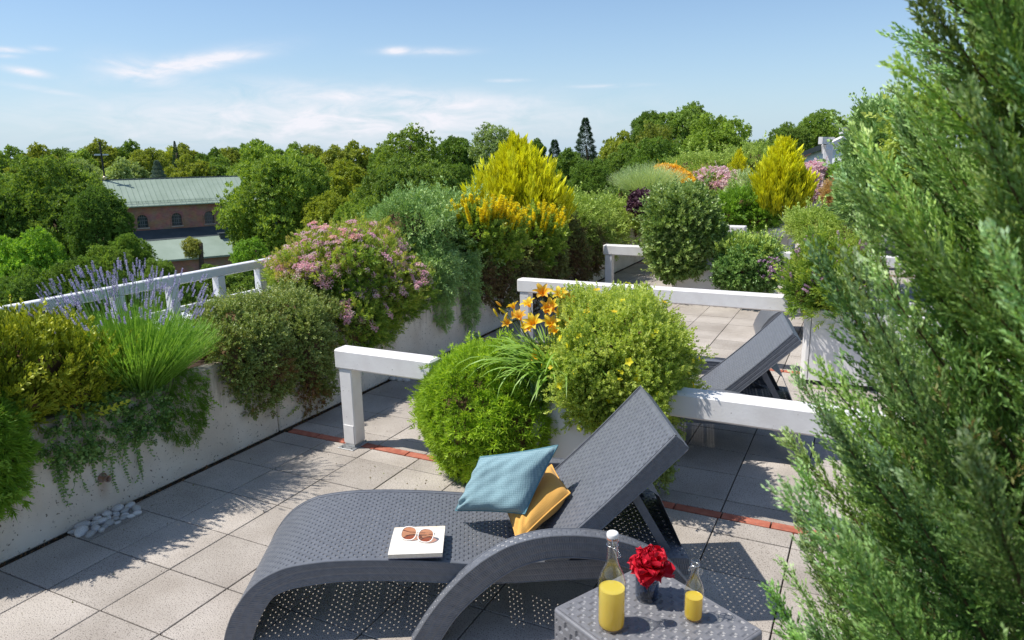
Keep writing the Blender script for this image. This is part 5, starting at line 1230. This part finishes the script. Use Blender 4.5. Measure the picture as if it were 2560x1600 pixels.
def spike_mesh(seed, L, R, n, mat, nm, lw=.006, ll=.007):
    r = rng_(seed); sp = []
    for i in range(n):
        z = L*(i/n); a = i*2.4; rr = R*(1-.5*i/n)*(.8+.4*r.random()); sp.append(((0,0,z), (math.cos(a), math.sin(a), .6), ll*(1-.3*i/n)+rr*.3, lw, r.random()))
    V, F, T = leaves_tpl(sp, seed, .35); return mkmesh(nm, V, F, mat, T)
LSP = [spike_mesh(300+i, .042+.006*i, .004, 30, LM['lavf'], 'flower_spike', .0058, .0075) for i in range(4)]
lavender(325, 915, 185, 640, -4.0, 2600, 290, 'tall lavender with violet spikes over bright green stems, by the handrail', LM['lav'], LM['lavf'], seed=12, H=.74)
lavender(170, 800, 60, 700, -4.5, 160, 0, 'dark sprigs of a small shrub behind the yellow green conifer', LM['heath'], LM['lavf'], 'rosemary_bush', 14, False)
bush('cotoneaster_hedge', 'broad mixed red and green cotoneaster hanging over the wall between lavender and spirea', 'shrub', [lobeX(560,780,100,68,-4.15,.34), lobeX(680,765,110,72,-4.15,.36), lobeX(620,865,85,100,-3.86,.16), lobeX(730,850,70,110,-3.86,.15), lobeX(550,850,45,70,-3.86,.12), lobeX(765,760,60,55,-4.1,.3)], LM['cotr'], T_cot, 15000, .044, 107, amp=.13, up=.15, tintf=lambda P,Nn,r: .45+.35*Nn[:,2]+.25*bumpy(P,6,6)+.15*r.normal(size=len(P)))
iv2 = empty('hanging_cotoneaster', (-3.84, 4.0, .45), label='thin dark shoots hanging under the cotoneaster along the shaded wall', cat='creeper')
r = rng_(6)
for i in range(34):
    y = 3.42+1.5*r.random(); p = np.array([-3.82-.02*r.random(), y, .42+.08*r.random()]); o = link('trailing_stem', SM[i%6], iv2); o.location = tuple(p-[-3.84,4.0,.45]); s = .55+.35*r.random(); o.scale = (s,s,s); o.rotation_euler = (0,0,r.normal()*.3)
# spirea
def flat_head(seed, R=.026, n=46):
    r = rng_(seed); sp = []
    for i in range(n):
        a = r.random()*6.3; q = math.sqrt(r.random())*R; sp.append(((math.cos(a)*q, math.sin(a)*q, .012*(1-(q/R)**2)+.002*r.normal()), (r.normal(), r.normal(), .5), .011, .010, r.random()))
    return leaves_tpl(sp, seed, .2)
FH = [mkmesh('flower_head', *flat_head(400+i, .028+.006*i, 80)[:2], LM['spirf'], flat_head(400+i, .028+.006*i, 80)[2]) for i in range(4)]
def with_heads(root, lobes, n, seed, meshes, name, rng_scale=(.8,1.3), minz=-.1, zfac=0, cols=None, rel=.05):
    r = rng_(seed); P, Nn = shell(lobes, n*3, seed, .04, .12, 3.2); ok = Nn[:,2] > minz+zfac*r.random(len(Nn)); P = P[ok][:n]; Nn = Nn[ok][:n]; off = np.array(root.location)
    for i in range(len(P)):
        o = link(name, meshes[i%len(meshes)], root); d = Vector(Nn[i]+r.normal(size=3)*.25+np.array([0,0,.35])).normalized()
        o.location = tuple(P[i]+Nn[i]*rel-off); o.rotation_euler = d.to_track_quat('Z','Y').to_euler(); s = r.uniform(*rng_scale); o.scale = (s,s,s); c = .8+.35*r.random(); o.color = (c, c*(.95+.1*r.random()), c, 1) if cols is None else tuple(cols[i%len(cols)])
SPL = [lobeX(790,640,110,85,-4.25,.45), lobeX(880,690,105,90,-4.05,.38), lobeX(850,590,75,52,-4.4,.42), lobeX(725,650,65,48,-4.35,.36), lobeX(945,680,60,58,-3.98,.30), lobeX(840,770,85,70,-3.9,.2), lobeX(900,760,40,55,-3.86,.12)]
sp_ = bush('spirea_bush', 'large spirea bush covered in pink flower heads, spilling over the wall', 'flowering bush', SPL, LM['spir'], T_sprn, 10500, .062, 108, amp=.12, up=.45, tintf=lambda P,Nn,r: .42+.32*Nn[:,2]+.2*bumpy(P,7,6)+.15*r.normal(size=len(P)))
with_heads(sp_, SPL[:6], 295, 41, FH, 'flower_head', (.9,1.5), -.1, .3, [(1,.85,.95,1),(1.05,.95,1,1),(1.15,1.0,.85,1),(.95,.8,.9,1),(1.1,1.1,1.1,1)])
P, Nn = shell(SPL[:5], 1500, 42, .03, .16, 4.0); ok = Nn[:,2] > -.15+.5*rng_(3).random(len(P)); P = P[ok]; Nn = Nn[ok]; r = rng_(43)
V, F, T = stamp(flat_head(420, .9, 26) if False else (lambda t: (t[0]/.03, t[1], t[2]))(flat_head(421, .030, 34)), P+Nn*.035, Nn+r.normal(size=P.shape)*.3+np.array([0,0,.4]), .026, r)
link('small_flower_heads', mkmesh('small_flower_heads', V-np.array(sp_.location), F, LM['spirf'], T), sp_, kind='stuff')
# junipers on the parapet
bush('blue_juniper', 'blue green spreading juniper between the spirea and the golden conifer', 'juniper', [lobeX(1010,555,80,75,-4.3,.42), lobeX(950,535,50,48,-4.35,.38), lobeX(1080,590,55,60,-4.2,.38), lobeX(1060,520,50,55,-4.35,.38), lobeX(1000,620,70,50,-4.15,.3), lobeX(1110,610,50,60,-4.2,.35)], LM['juni'], T_jun, 6500, .10, 109, amp=.22, up=.5, tintf=tN, jit=.6)
bush('drooping_juniper', 'light green juniper shoots drooping down the wall right of the spirea', 'juniper', [lobeX(1035,650,48,60,-3.88,.14), lobeX(1100,660,32,60,-3.85,.12), lobeX(1045,725,20,45,-3.82,.06), lobeX(1110,720,20,50,-3.82,.06)], LM['juni'], T_jun, 2600, .075, 110, amp=.2, up=-.8, core=False, tintf=tops(.2,1))
def golden(x, ybot, ytop, hw, Y, n, seed, label, size=.13, name='golden_arborvitae'):
    b = PY(x, ybot, Y); t = PY(x, ytop, Y); H = t[2]-b[2]; W = px2m(b, hw); root = empty(name, tuple(b), label=label, cat='conifer'); r = rng_(seed)
    z = r.random(n)**.85; a = r.random(n)*6.3; prof = np.sin(PI*np.clip(z*.80+.22,0,1))**.75*(1-z**2.2)**.55+.02
    rr = W*prof*(1-.45*r.random(n)**2)*(1+.13*np.sin(3*a+6*z)+.13*np.sin(9*a+11*z)+.12*np.sin(14*a+3*z)); P = np.stack([np.cos(a)*rr, np.sin(a)*rr, z*H], 1)
    D = np.stack([np.cos(a)*.30, np.sin(a)*.30, np.ones(n)], 1)+r.normal(size=(n,3))*.10
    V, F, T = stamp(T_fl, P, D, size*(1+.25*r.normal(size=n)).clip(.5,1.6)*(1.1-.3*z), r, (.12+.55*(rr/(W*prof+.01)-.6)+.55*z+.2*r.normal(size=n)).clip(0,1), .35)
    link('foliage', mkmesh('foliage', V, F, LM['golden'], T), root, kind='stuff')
    A = Acc(); A.add(*tubeg([(0,0,-.05),(0,0,H*.8)], [.03,.008], 8)); A.build('trunk', M['bark'], root)
    for k in range(10):
        pass
    return root
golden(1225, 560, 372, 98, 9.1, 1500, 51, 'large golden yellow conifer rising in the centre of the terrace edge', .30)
# loosestrife
LSL = [lobeX(1170,535,80,52,-3.80,.26), lobeX(1270,540,72,48,-3.80,.28), lobeX(1125,520,40,45,-3.85,.24)]
lo_ = bush('yellow_loosestrife', 'yellow loosestrife with upright flower spikes in front of the golden conifer', 'flowering bush', [(c-np.array([0,0,.12]), R_) for c, R_ in LSL]+[lobeX(1170,605,65,45,-3.95,.22), lobeX(1250,610,60,45,-3.95,.22)], LM['spir'], T_spr, 3600, .085, 111, up=.7, tintf=tops(.1,.55))
LYM = [spike_mesh(500+i, .17+.03*i, .014, 70, LM['yel'], 'flower_spike', .024, .028) for i in range(3)]
r = rng_(52); off = np.array(lo_.location)
for i in range(260):
    l = LSL[r.choice(3, p=[.5,.3,.2])]; a = r.random()*6.3; q = math.sqrt(r.random()); d = np.array([math.cos(a)*q, math.sin(a)*q, 0]); p = l[0]+d*l[1]+np.array([0,0,l[1][2]*(math.sqrt(1-q*q)*.8-.45)])
    o = link('flower_spike', LYM[i%3], lo_); o.location = tuple(p-off); o.rotation_euler = Vector((d[0]*.5+r.normal()*.1, d[1]*.5+r.normal()*.1, 1)).to_track_quat('Z','Y').to_euler(); s = .75+.5*r.random(); o.scale = (s,s,s); c = .8+.3*r.random(); o.color = (c,c,c,1)
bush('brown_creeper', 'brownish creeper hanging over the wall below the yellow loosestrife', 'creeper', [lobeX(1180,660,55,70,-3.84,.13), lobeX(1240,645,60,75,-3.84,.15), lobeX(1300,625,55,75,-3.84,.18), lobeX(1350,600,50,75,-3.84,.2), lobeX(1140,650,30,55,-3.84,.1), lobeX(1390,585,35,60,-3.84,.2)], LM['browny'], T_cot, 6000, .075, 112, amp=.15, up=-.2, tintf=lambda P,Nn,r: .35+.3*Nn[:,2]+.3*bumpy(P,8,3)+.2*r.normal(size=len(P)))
bush('prostrate_juniper', 'light green prostrate juniper right of the golden conifer', 'juniper', [lobeX(1380,525,55,45,-4.1,.42), lobeX(1430,510,55,36,-4.15,.45), lobeX(1390,560,42,45,-3.95,.3), lobeX(1435,550,38,40,-3.95,.3), lobeX(1475,520,35,30,-4.1,.4), lobeX(1490,545,20,28,-3.95,.2), lobeX(1340,540,40,50,-4.1,.35)], LM['prost'], T_jun, 5200, .11, 113, amp=.2, up=.25, tintf=tN)
bush('purple_heuchera', 'dark purple leaved plant beyond the prostrate juniper', 'plant', [lobe(1520,478,32,24,11.6,.3), lobe(1545,490,20,20,11.4,.25)], LM['purple'], T_clump if False else tpl_clump(3), 420, .07, 114, core=False)
lavender(1530, 470, 88, 395, 13.0, 2600, 0, 'grey green grassy lavender mound on the far parapet', LM['greygr'], LM['lavf'], 'grassy_lavender', 61, False, H=.95)
bush('green_groundcover', 'green low growth under the grassy lavender on the far parapet', 'plant', [lobe(1590,480,60,30,12.3,.4), lobe(1470,470,40,22,13.2,.4), lobe(1600,510,40,40,11.4,.3)], LM['cot'], T_spr, 1800, .09, 115)
ORL = [lobe(1578,402,28,12,14.0,.35), lobe(1605,418,25,14,13.6,.3), lobe(1628,436,18,14,13.2,.3)]
bush('orange_sedum', 'orange flowering plants along the top of the far parapet', 'flowering plant', ORL, LM['orange'], tpl_clump(7), 900, .05, 116, tintf=tops(.3,1), core=True, corem=M['greenstem'])
bush('far_spirea', 'pink spirea on the far parapet left of the small golden conifer', 'flowering bush', [lobe(1680,435,48,30,14.6,.5), lobe(1730,445,40,30,14.4,.45), lobe(1650,420,30,20,15,.4)], LM['spir'], T_spr, 2600, .075, 117, tintf=tops(.3,1))
pf = bush('pink_flower_carpet', 'pink flower heads covering the far spirea', 'flowers', [lobe(1680,425,50,28,14.5,.5), lobe(1730,436,42,28,14.3,.45)], LM['spirf'], tpl_clump(9), 600, .05, 118, core=False)
bush('mauve_catmint', 'grey mauve catmint right of the far spirea', 'flowering plant', [lobe(1765,455,35,35,13.8,.4), lobe(1740,480,28,22,13.3,.3)], LM['greygr'], T_sprn, 900, .10, 119)
bush('far_evergreen_hedge', 'dark green hedge beyond the far spirea', 'hedge', [lobe(1700,400,70,26,19.5,.7), lobe(1780,385,55,30,20,.7), lobe(1640,395,50,20,20,.7)], LM['prost'], T_jun, 2600, .16, 120)
golden(1742, 440, 362, 22, 16.0, 420, 53, 'small yellow shrub left of the small golden conifer', .12, 'yellow_shrub')
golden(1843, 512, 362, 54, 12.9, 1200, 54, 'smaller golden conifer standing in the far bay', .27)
bush('green_grassy_bush', 'bright green bush spilling over the farthest planter, left of the golden conifer', 'bush', [lobe(1750,490,48,32,12.9,.35), lobe(1790,515,45,26,12.9,.3), lobe(1720,510,35,28,12.8,.3)], LM['heather'], T_sprn, 2300, .10, 121, tintf=tops(.1,.8))
bush('far_pink_bush', 'pink flowering bush between the small golden conifer and the pergola post', 'flowering bush', [lobe(1905,430,30,38,15.0,.4), lobe(1918,455,22,25,14.8,.3), lobe(1925,405,22,22,15.4,.3)], LM['spirf'], tpl_clump(11), 900, .06, 122, corem=M['greenstem'], tintf=tops(.1,1))
bush('straw_grass', 'pale straw coloured seed heads beside the white ledges', 'grass', [lobe(1972,462,16,25,13.6,.25), lobe(1978,485,14,16,13.6,.2)], LM['straw'], T_sprn, 500, .11, 123, up=.8, core=False)
# ---- box planter plants
PHL = [lobe(1145,975,150,165,3.80,.36), lobe(1205,1010,105,130,3.74,.27), lobe(1160,905,120,90,3.95,.34), lobe(1185,1085,70,65,3.70,.15), lobe(1080,960,85,110,3.9,.28)]
ph_ = bush('moss_phlox', 'dense bright green cushion of moss phlox hanging over the planter corner', 'bush', PHL, LM['phlox'], T_ros, 9000, .038, 131, depth=.12, amp=.035, up=.15, tintf=tops(.15,1), zmin=.01)
bush('dry_phlox_tips', 'pale leafy tips at the foot of the moss phlox', 'plant', [lobe(1085,1120,22,35,3.72,.06), lobe(1120,1140,25,20,3.72,.06)], LM['heather'], T_cot, 60, .06, 132, core=False, zmin=.01)
POL = [lobe(1465,815,135,95,3.95,.36), lobe(1405,880,90,100,3.85,.30), lobe(1545,850,60,75,4.0,.26), lobe(1470,910,120,85,3.85,.28), lobe(1425,750,65,48,4.15,.28), lobe(1505,765,60,50,4.1,.26), lobe(1550,905,58,66,3.9,.22), lobe(1420,970,45,40,3.72,.14)]
po_ = bush('potentilla_bush', 'light green potentilla bush with small yellow flowers in the near planter', 'flowering bush', POL, LM['poten'], T_spr, 21000, .036, 133, depth=.3, amp=.26, stray=.22, up=.45, tintf=tops(.1,1))
def small_flower(R, seed, mat, n=5):
    r = rng_(seed); sp = []
    V = []; F = []; T = []
    for i in range(n):
        a = 2*PI*i/n; c, s = math.cos(a), math.sin(a); k = len(V); w_ = R*.62
        V += [(0,0,0), (c*R*.55+s*w_*.6, s*R*.55-c*w_*.6, R*.22), (c*R, s*R, R*.3), (c*R*.55-s*w_*.6, s*R*.55+c*w_*.6, R*.22)]; F.append([k,k+1,k+2,k+3]); T += [.1,.8,.9,.8]
    return mkmesh('flower', V, np.array(F), mat, np.array(T))
PFm = [small_flower(.020, 1, LM['yel']), small_flower(.017, 2, LM['yel'])]
with_heads(po_, POL, 80, 43, PFm, 'flower', (.8,1.4), -.35, 0, rel=.085, cols=[(1,1,1,1),(1.05,1.1,1,1),(.95,.8,1,1)])
bush('planter_edge_creeper', 'dark green creeper hanging from the right end of the near planter', 'creeper', [(np.array([-1.03,3.98,.40]), np.array([.08,.16,.20])), (np.array([-1.02,3.9,.22]), np.array([.06,.10,.14]))], LM['cotr'], T_cot, 650, .05, 134, core=False, up=-.4, tintf=tops(.5,1))
# daylily: strap leaves, flowers and buds
dl = PY(1300, 835, 3.72); dl = np.array([dl[0], dl[1], .60])
ly = empty('daylily', tuple(dl), label='orange daylily with arching strap leaves between the phlox and the potentilla', cat='flower'); r = rng_(71)
BM = [blade_mesh('leaf', L, W_, dr, LM['lily'], 8, i) for i, (L, W_, dr) in enumerate([(.50,.019,1.5),(.55,.018,1.9),(.46,.020,1.1),(.60,.019,2.3),(.42,.016,.7),(.52,.018,2.8)])]
for i in range(240):
    a = r.random()*6.3
    if r.random() < .45: a = PI+r.normal()*.7-.3
    o = link('leaf', BM[r.integers(0,6)], ly); q = .10*math.sqrt(r.random()); b_ = r.random()*6.3; o.location = (math.cos(b_)*q*1.3, math.sin(b_)*q, 0); s = .8+.3*r.random(); o.scale = (s,s,s); o.rotation_euler = (r.normal()*.12, r.normal()*.15, a); c = .8+.4*r.random(); o.color = (c,c,c,1)
def lily_petal(seed, L=.062, W=.026):
    m, n = 8, 5; P = np.zeros((m,n,3)); T = np.zeros((m,n))
    for i in range(m):
        t = i/(m-1); w_ = W*math.sin(PI*min(.12+t*.80,1))**.8; 
        for j in range(n):
            s = j/2-1; P[i,j] = (L*(.10+.55*t**1.7+.05*t), s*w_*.5, L*(.95*t-.42*t**2.6)+.006*s*s*1+ .0025*math.sin(9*t+s*3)*t); T[i,j] = .15+.75*t
    V, F = gridg(P); return mkmesh('petal', V, F, LM['orange'], T.ravel(), True)
LPm = [lily_petal(0), lily_petal(1, .060, .018)]
bud_v, bud_f = latheg([(0,0),(.004,.006),(.0075,.028),(.0065,.046),(.003,.058),(0,.060)], 8); BUD = mkmesh('bud', bud_v, bud_f, LM['orange'], np.full(len(bud_v), .8), True)
def to(p): return np.array(p)-dl
fl_px = [(1281,688,3.85,1.2),(1252,715,3.8,1.0),(1325,692,3.95,1.1),(1230,745,3.78,1.0),(1262,760,3.76,1.3),(1300,762,3.78,1.2),(1200,758,3.8,.8),(1270,835,3.72,.9),(1308,718,3.84,1.1),(1288,728,3.8,1.2),(1215,720,3.8,.8),(1245,770,3.74,.8),(1340,700,3.95,.9),(1315,775,3.76,.8),(1345,752,3.85,.7),(1395,722,3.9,.6)]
for i, (x, y, Y, s) in enumerate(fl_px):
    s *= 1.15; p = PY(x, y+10, Y)-dl; st = ly; V, F = tubeg([(r.normal()*.02, r.normal()*.02, 0), tuple(p*[.5,.5,.62]), tuple(p)], [.003,.0025,.002], 5)
    sm_ = link('flower_stem', mkmesh('flower_stem', V, F, M['greenstem']), ly)
    d = Vector((p[0]*.5+r.normal()*.3, -.5+r.normal()*.3, .75)).normalized(); Rm = d.to_track_quat('Z','Y').to_matrix().to_4x4()
    for k in range(6):
        o = link('petal', LPm[k%2], sm_); o.matrix_local = Matrix.Translation(tuple(p)) @ Rm @ Matrix.Rotation(k*PI/3, 4, 'Z') @ Matrix.Scale(s, 4); c = .9+.25*r.random(); o.color = (c,c*(1.05 if i%3 else .85),c,1)
for (x, y, Y) in [(1185,710,3.8),(1196,728,3.8),(1212,738,3.78),(1222,742,3.78),(1216,735,3.78),(1340,768,3.8),(1237,765,3.75),(1318,735,3.82),(1176,735,3.78),(1284,832,3.72),(1301,780,3.76),(1190,745,3.78)]:
    p = PY(x, y+14, Y)-dl; V, F = tubeg([(0,0,.02), tuple(p*[.5,.5,.62]), tuple(p)], [.003,.0025,.0018], 5); sm_ = link('flower_stem', mkmesh('flower_stem', V, F, M['greenstem']), ly)
    o = link('bud', BUD, sm_); o.location = tuple(p); o.rotation_euler = (r.normal()*.4, r.normal()*.4-.2, 0); o.color = (1,1.1,.6,1) if r.random() < .5 else (1,.9,1,1)
# second and third planters
SGL = [lobe(1925,655,42,42,6.75,.22), lobe(1895,690,24,34,6.6,.15), lobe(1965,690,50,45,6.7,.26), lobe(2000,630,46,42,6.9,.26), lobe(1940,600,26,30,6.9,.16)]
sg_ = bush('sage_bush', 'mauve flowering sage like bush in the planter right of the second lounger', 'flowering bush', SGL, LM['spir'], T_sprn, 2600, .085, 141, amp=.3, up=.7, depth=.5, stray=.2, tintf=tops(.0,.75))
MVM = [spike_mesh(600+i, .09, .008, 34, LM['mauve'], 'flower_spike', .011, .013) for i in range(2)]
with_heads(sg_, SGL, 90, 44, MVM, 'flower_spike', (.8,1.3), .0, .2)
CTL = [lobe(1608,535,66,68,9.85,.38), lobe(1605,600,60,48,9.75,.3), lobe(1585,505,42,40,9.9,.3), lobe(1650,565,36,50,9.85,.26), lobe(1585,628,26,26,9.62,.16), lobe(1635,485,32,30,9.95,.26)]
bush('cotoneaster_shrub', 'big rounded small leaved cotoneaster in the middle distance planter', 'shrub', CTL, LM['cot'], T_spr, 7500, .105, 142, amp=.14, up=.35, tintf=tops(.1,1))
bush('dark_leaved_bush', 'dark glossy leaved bush with yellowish top hanging over the middle distance planter', 'bush', [lobe(1755,640,55,42,9.65,.26), lobe(1785,610,48,30,9.85,.26), lobe(1725,645,28,30,9.6,.16), lobe(1800,648,36,32,9.65,.2)], LM['ivy'], T_cot, 3200, .09, 143, tintf=tops(.2,1))
bush('yellow_green_groundcover', 'yellow green mossy growth on top of the middle distance planter', 'plant', [lobe(1755,590,62,24,9.9,.3), lobe(1800,600,40,20,9.9,.28)], LM['prost'], T_sprn, 1500, .08, 144, up=.8, tintf=tops(.5,1))
MV2 = bush('mauve_thyme', 'mauve flowers at the right end of the middle distance planter', 'flowering plant', [lobe(1815,640,30,30,9.5,.15)], LM['mauve'], tpl_clump(15), 60, .035, 145, core=False)
bush('low_green_juniper', 'light green spreading juniper beyond the far right railing', 'juniper', [lobe(1940,535,62,24,11.6,.4), lobe(2010,545,60,28,11.4,.4), lobe(1900,530,30,18,11.8,.3)], LM['prost'], T_jun, 3200, .11, 146, tintf=tops(.3,1), amp=.2)
bush('far_green_bush', 'green bush at the foot of the pergola', 'bush', [lobe(1985,420,28,30,15.5,.3), lobe(1995,450,25,20,15,.3)], LM['heather'], T_spr, 900, .09, 147)
# columnar conifer behind the foreground juniper, and a yellowish shrub beside it
bush('columnar_cypress', 'dark green rounded column conifer behind the foreground juniper', 'conifer', [lobe(2075,390,60,120,8.2,.34), lobe(2072,310,42,58,8.3,.26), lobe(2085,450,78,75,8.0,.38), lobe(2035,465,42,50,7.9,.26)], LM['juni'], T_fl, 5200, .11, 151, amp=.12, up=1.1, tintf=tops(.1,.8))
bush('yellow_leaved_shrub', 'yellowish leaved shrub peeping between the two conifers', 'shrub', [lobe(2170,320,34,70,5.5,.18), lobe(2155,375,30,50,5.6,.16)], LM['poten'], T_cot, 1500, .08, 152, tintf=tops(.0,.6))

# ---- foreground juniper: a column of feathery branches
def branch_mesh(seed, L=.34):
    r = rng_(seed); V = []; sp = []; n = 40
    ax = np.array([0,0,1.]); P0 = np.zeros(3)
    for i in range(n):
        t = i/n; p = np.array([.04*math.sin(2.2*t)*L, 0, t*L]); a = i*2.4+r.normal()*.3; th = .62-.25*t
        d = np.array([math.sin(th)*math.cos(a), math.sin(th)*math.sin(a)*.75, math.cos(th)]); l1 = L*.34*(1-.75*t)*(.7+.6*r.random())
        m = max(3, int(l1/.013))
        for k in range(m):
            q = p+d*l1*k/m+np.array([0,0,.06*l1*(k/m)**2])
            for s in range(2):
                a2 = r.random()*6.3; e = unit(d+np.array([0,0,.35])+.42*np.array([math.cos(a2), math.sin(a2), 0])); l2 = .016+.018*(1-k/m)
                for j in range(4):
                    q2 = q+e*l2*j/4; a3 = r.random()*6.3; sp.append((q2, e+.35*np.array([math.cos(a3), math.sin(a3), .2]), .0088, .0040, min(1, .16+.45*t+.3*j/4+.25*r.random())))
            sp.append((q, d, .014, .0025, .2))
    V, F, T = leaves_tpl(sp, seed, .3)
    sv, sf = tubeg([(0,0,-.05*L),(0.02*L,0,.4*L),(.03*L,0,.95*L)], [.0035,.002,.0007], 5, cap=False)
    k = len(V); me = mkmesh('branch', np.concatenate([V, sv]), np.concatenate([F, np.array(sf)+k]), [LM['bigjun'], M['twig']], np.concatenate([T, np.zeros(len(sv))]), False, [0]*len(F)+[1]*len(sf)); return me
BR = [branch_mesh(700+i, .26+.035*i) for i in range(6)]
jr = empty('juniper_tree', (.46, 1.20, 0), label='tall feathery blue green juniper filling the right foreground', cat='juniper'); r = rng_(88)
A = Acc(); A.add(*tubeg([(0,0,.003),(.01,.02,1.2),(0,0,2.6)], [.05,.04,.015], 10)); A.build('trunk', M['bark'], jr, smooth=True)
def jrad(z): return np.interp(z, [.5,.9,1.15,1.35,1.55,1.7,1.85,2.0,2.12,2.25,2.5], [.57,.60,.63,.62,.59,.60,.56,.49,.48,.47,.38])
nb = 0
for i in range(4000):
    if nb >= 298: break
    z = .55+1.95*r.random(); a = r.uniform(PI*.62, PI*1.75); rr = jrad(z)
    lay = r.random(); q = rr*(1-.10-.38*lay*lay)
    tip = np.array([math.cos(a)*q, math.sin(a)*q, z]); d = unit([math.cos(a)*.62, math.sin(a)*.62, .85+.25*r.normal()]); k = r.integers(0, 6); L = .26+.035*k; s = .8+.35*r.random()
    base = tip-d*L*s*.85
    if base[2] < .2: continue
    wpos = tip+np.array([.46,1.20,0])
    if np.linalg.norm(wpos-EYE) < .42: continue
    o = link('branch', BR[k], jr); o.location = tuple(base); o.rotation_euler = (Vector(d).to_track_quat('Z','Y') @ Matrix.Rotation(r.random()*6.3, 3, 'Z').to_quaternion()).to_euler(); o.scale = (s,s,s); c = .5+.8*r.random(); o.color = (c*(.9+.3*r.random()), c, c*(.7+.6*r.random()), 1); nb += 1
# inner foliage of the juniper, past the branches counted above
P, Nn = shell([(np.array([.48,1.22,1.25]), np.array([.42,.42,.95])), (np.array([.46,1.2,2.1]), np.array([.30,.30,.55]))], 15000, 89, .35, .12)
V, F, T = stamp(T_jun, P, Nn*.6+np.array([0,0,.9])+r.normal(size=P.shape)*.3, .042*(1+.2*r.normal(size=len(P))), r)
link('inner_foliage', mkmesh('inner_foliage', V-np.array([.46,1.2,0]), F, LM['bigjun'], T*.75), jr, kind='stuff')  # tint lowered: brown interior tone, and shade of the gaps put into colour

# crumbs of soil and fallen leaflets on the slabs near the planters
r = rng_(95); n = 420; cx_ = r.choice([0,1,2], n, p=[.45,.35,.2]); X = np.where(cx_ == 0, r.uniform(-3.7,-3.0,n), np.where(cx_ == 1, r.normal(-2.0,.7,n), r.uniform(-3.6,.6,n))); Yy = np.where(cx_ == 0, r.uniform(1.4,9,n), np.where(cx_ == 1, 3.45+.25*r.normal(size=n), r.uniform(1.6,9,n)))
P = np.stack([X, Yy, np.full(n,.003)], 1); D = r.normal(size=(n,3)); D[:,2] = .05
V, F, T = stamp(lt, P, D, .008*(1+.6*r.normal(size=n)).clip(.3,3), r)
link('fallen_leaflets', mkmesh('fallen_leaflets', V, F, leafmat('fallen_leaflet', [(.10,.06,.03),(.16,.13,.04),(.2,.24,.06)], .8, .1), T), label='tiny fallen leaflets and crumbs scattered over the paving slabs', cat='leaf litter', kind='stuff')
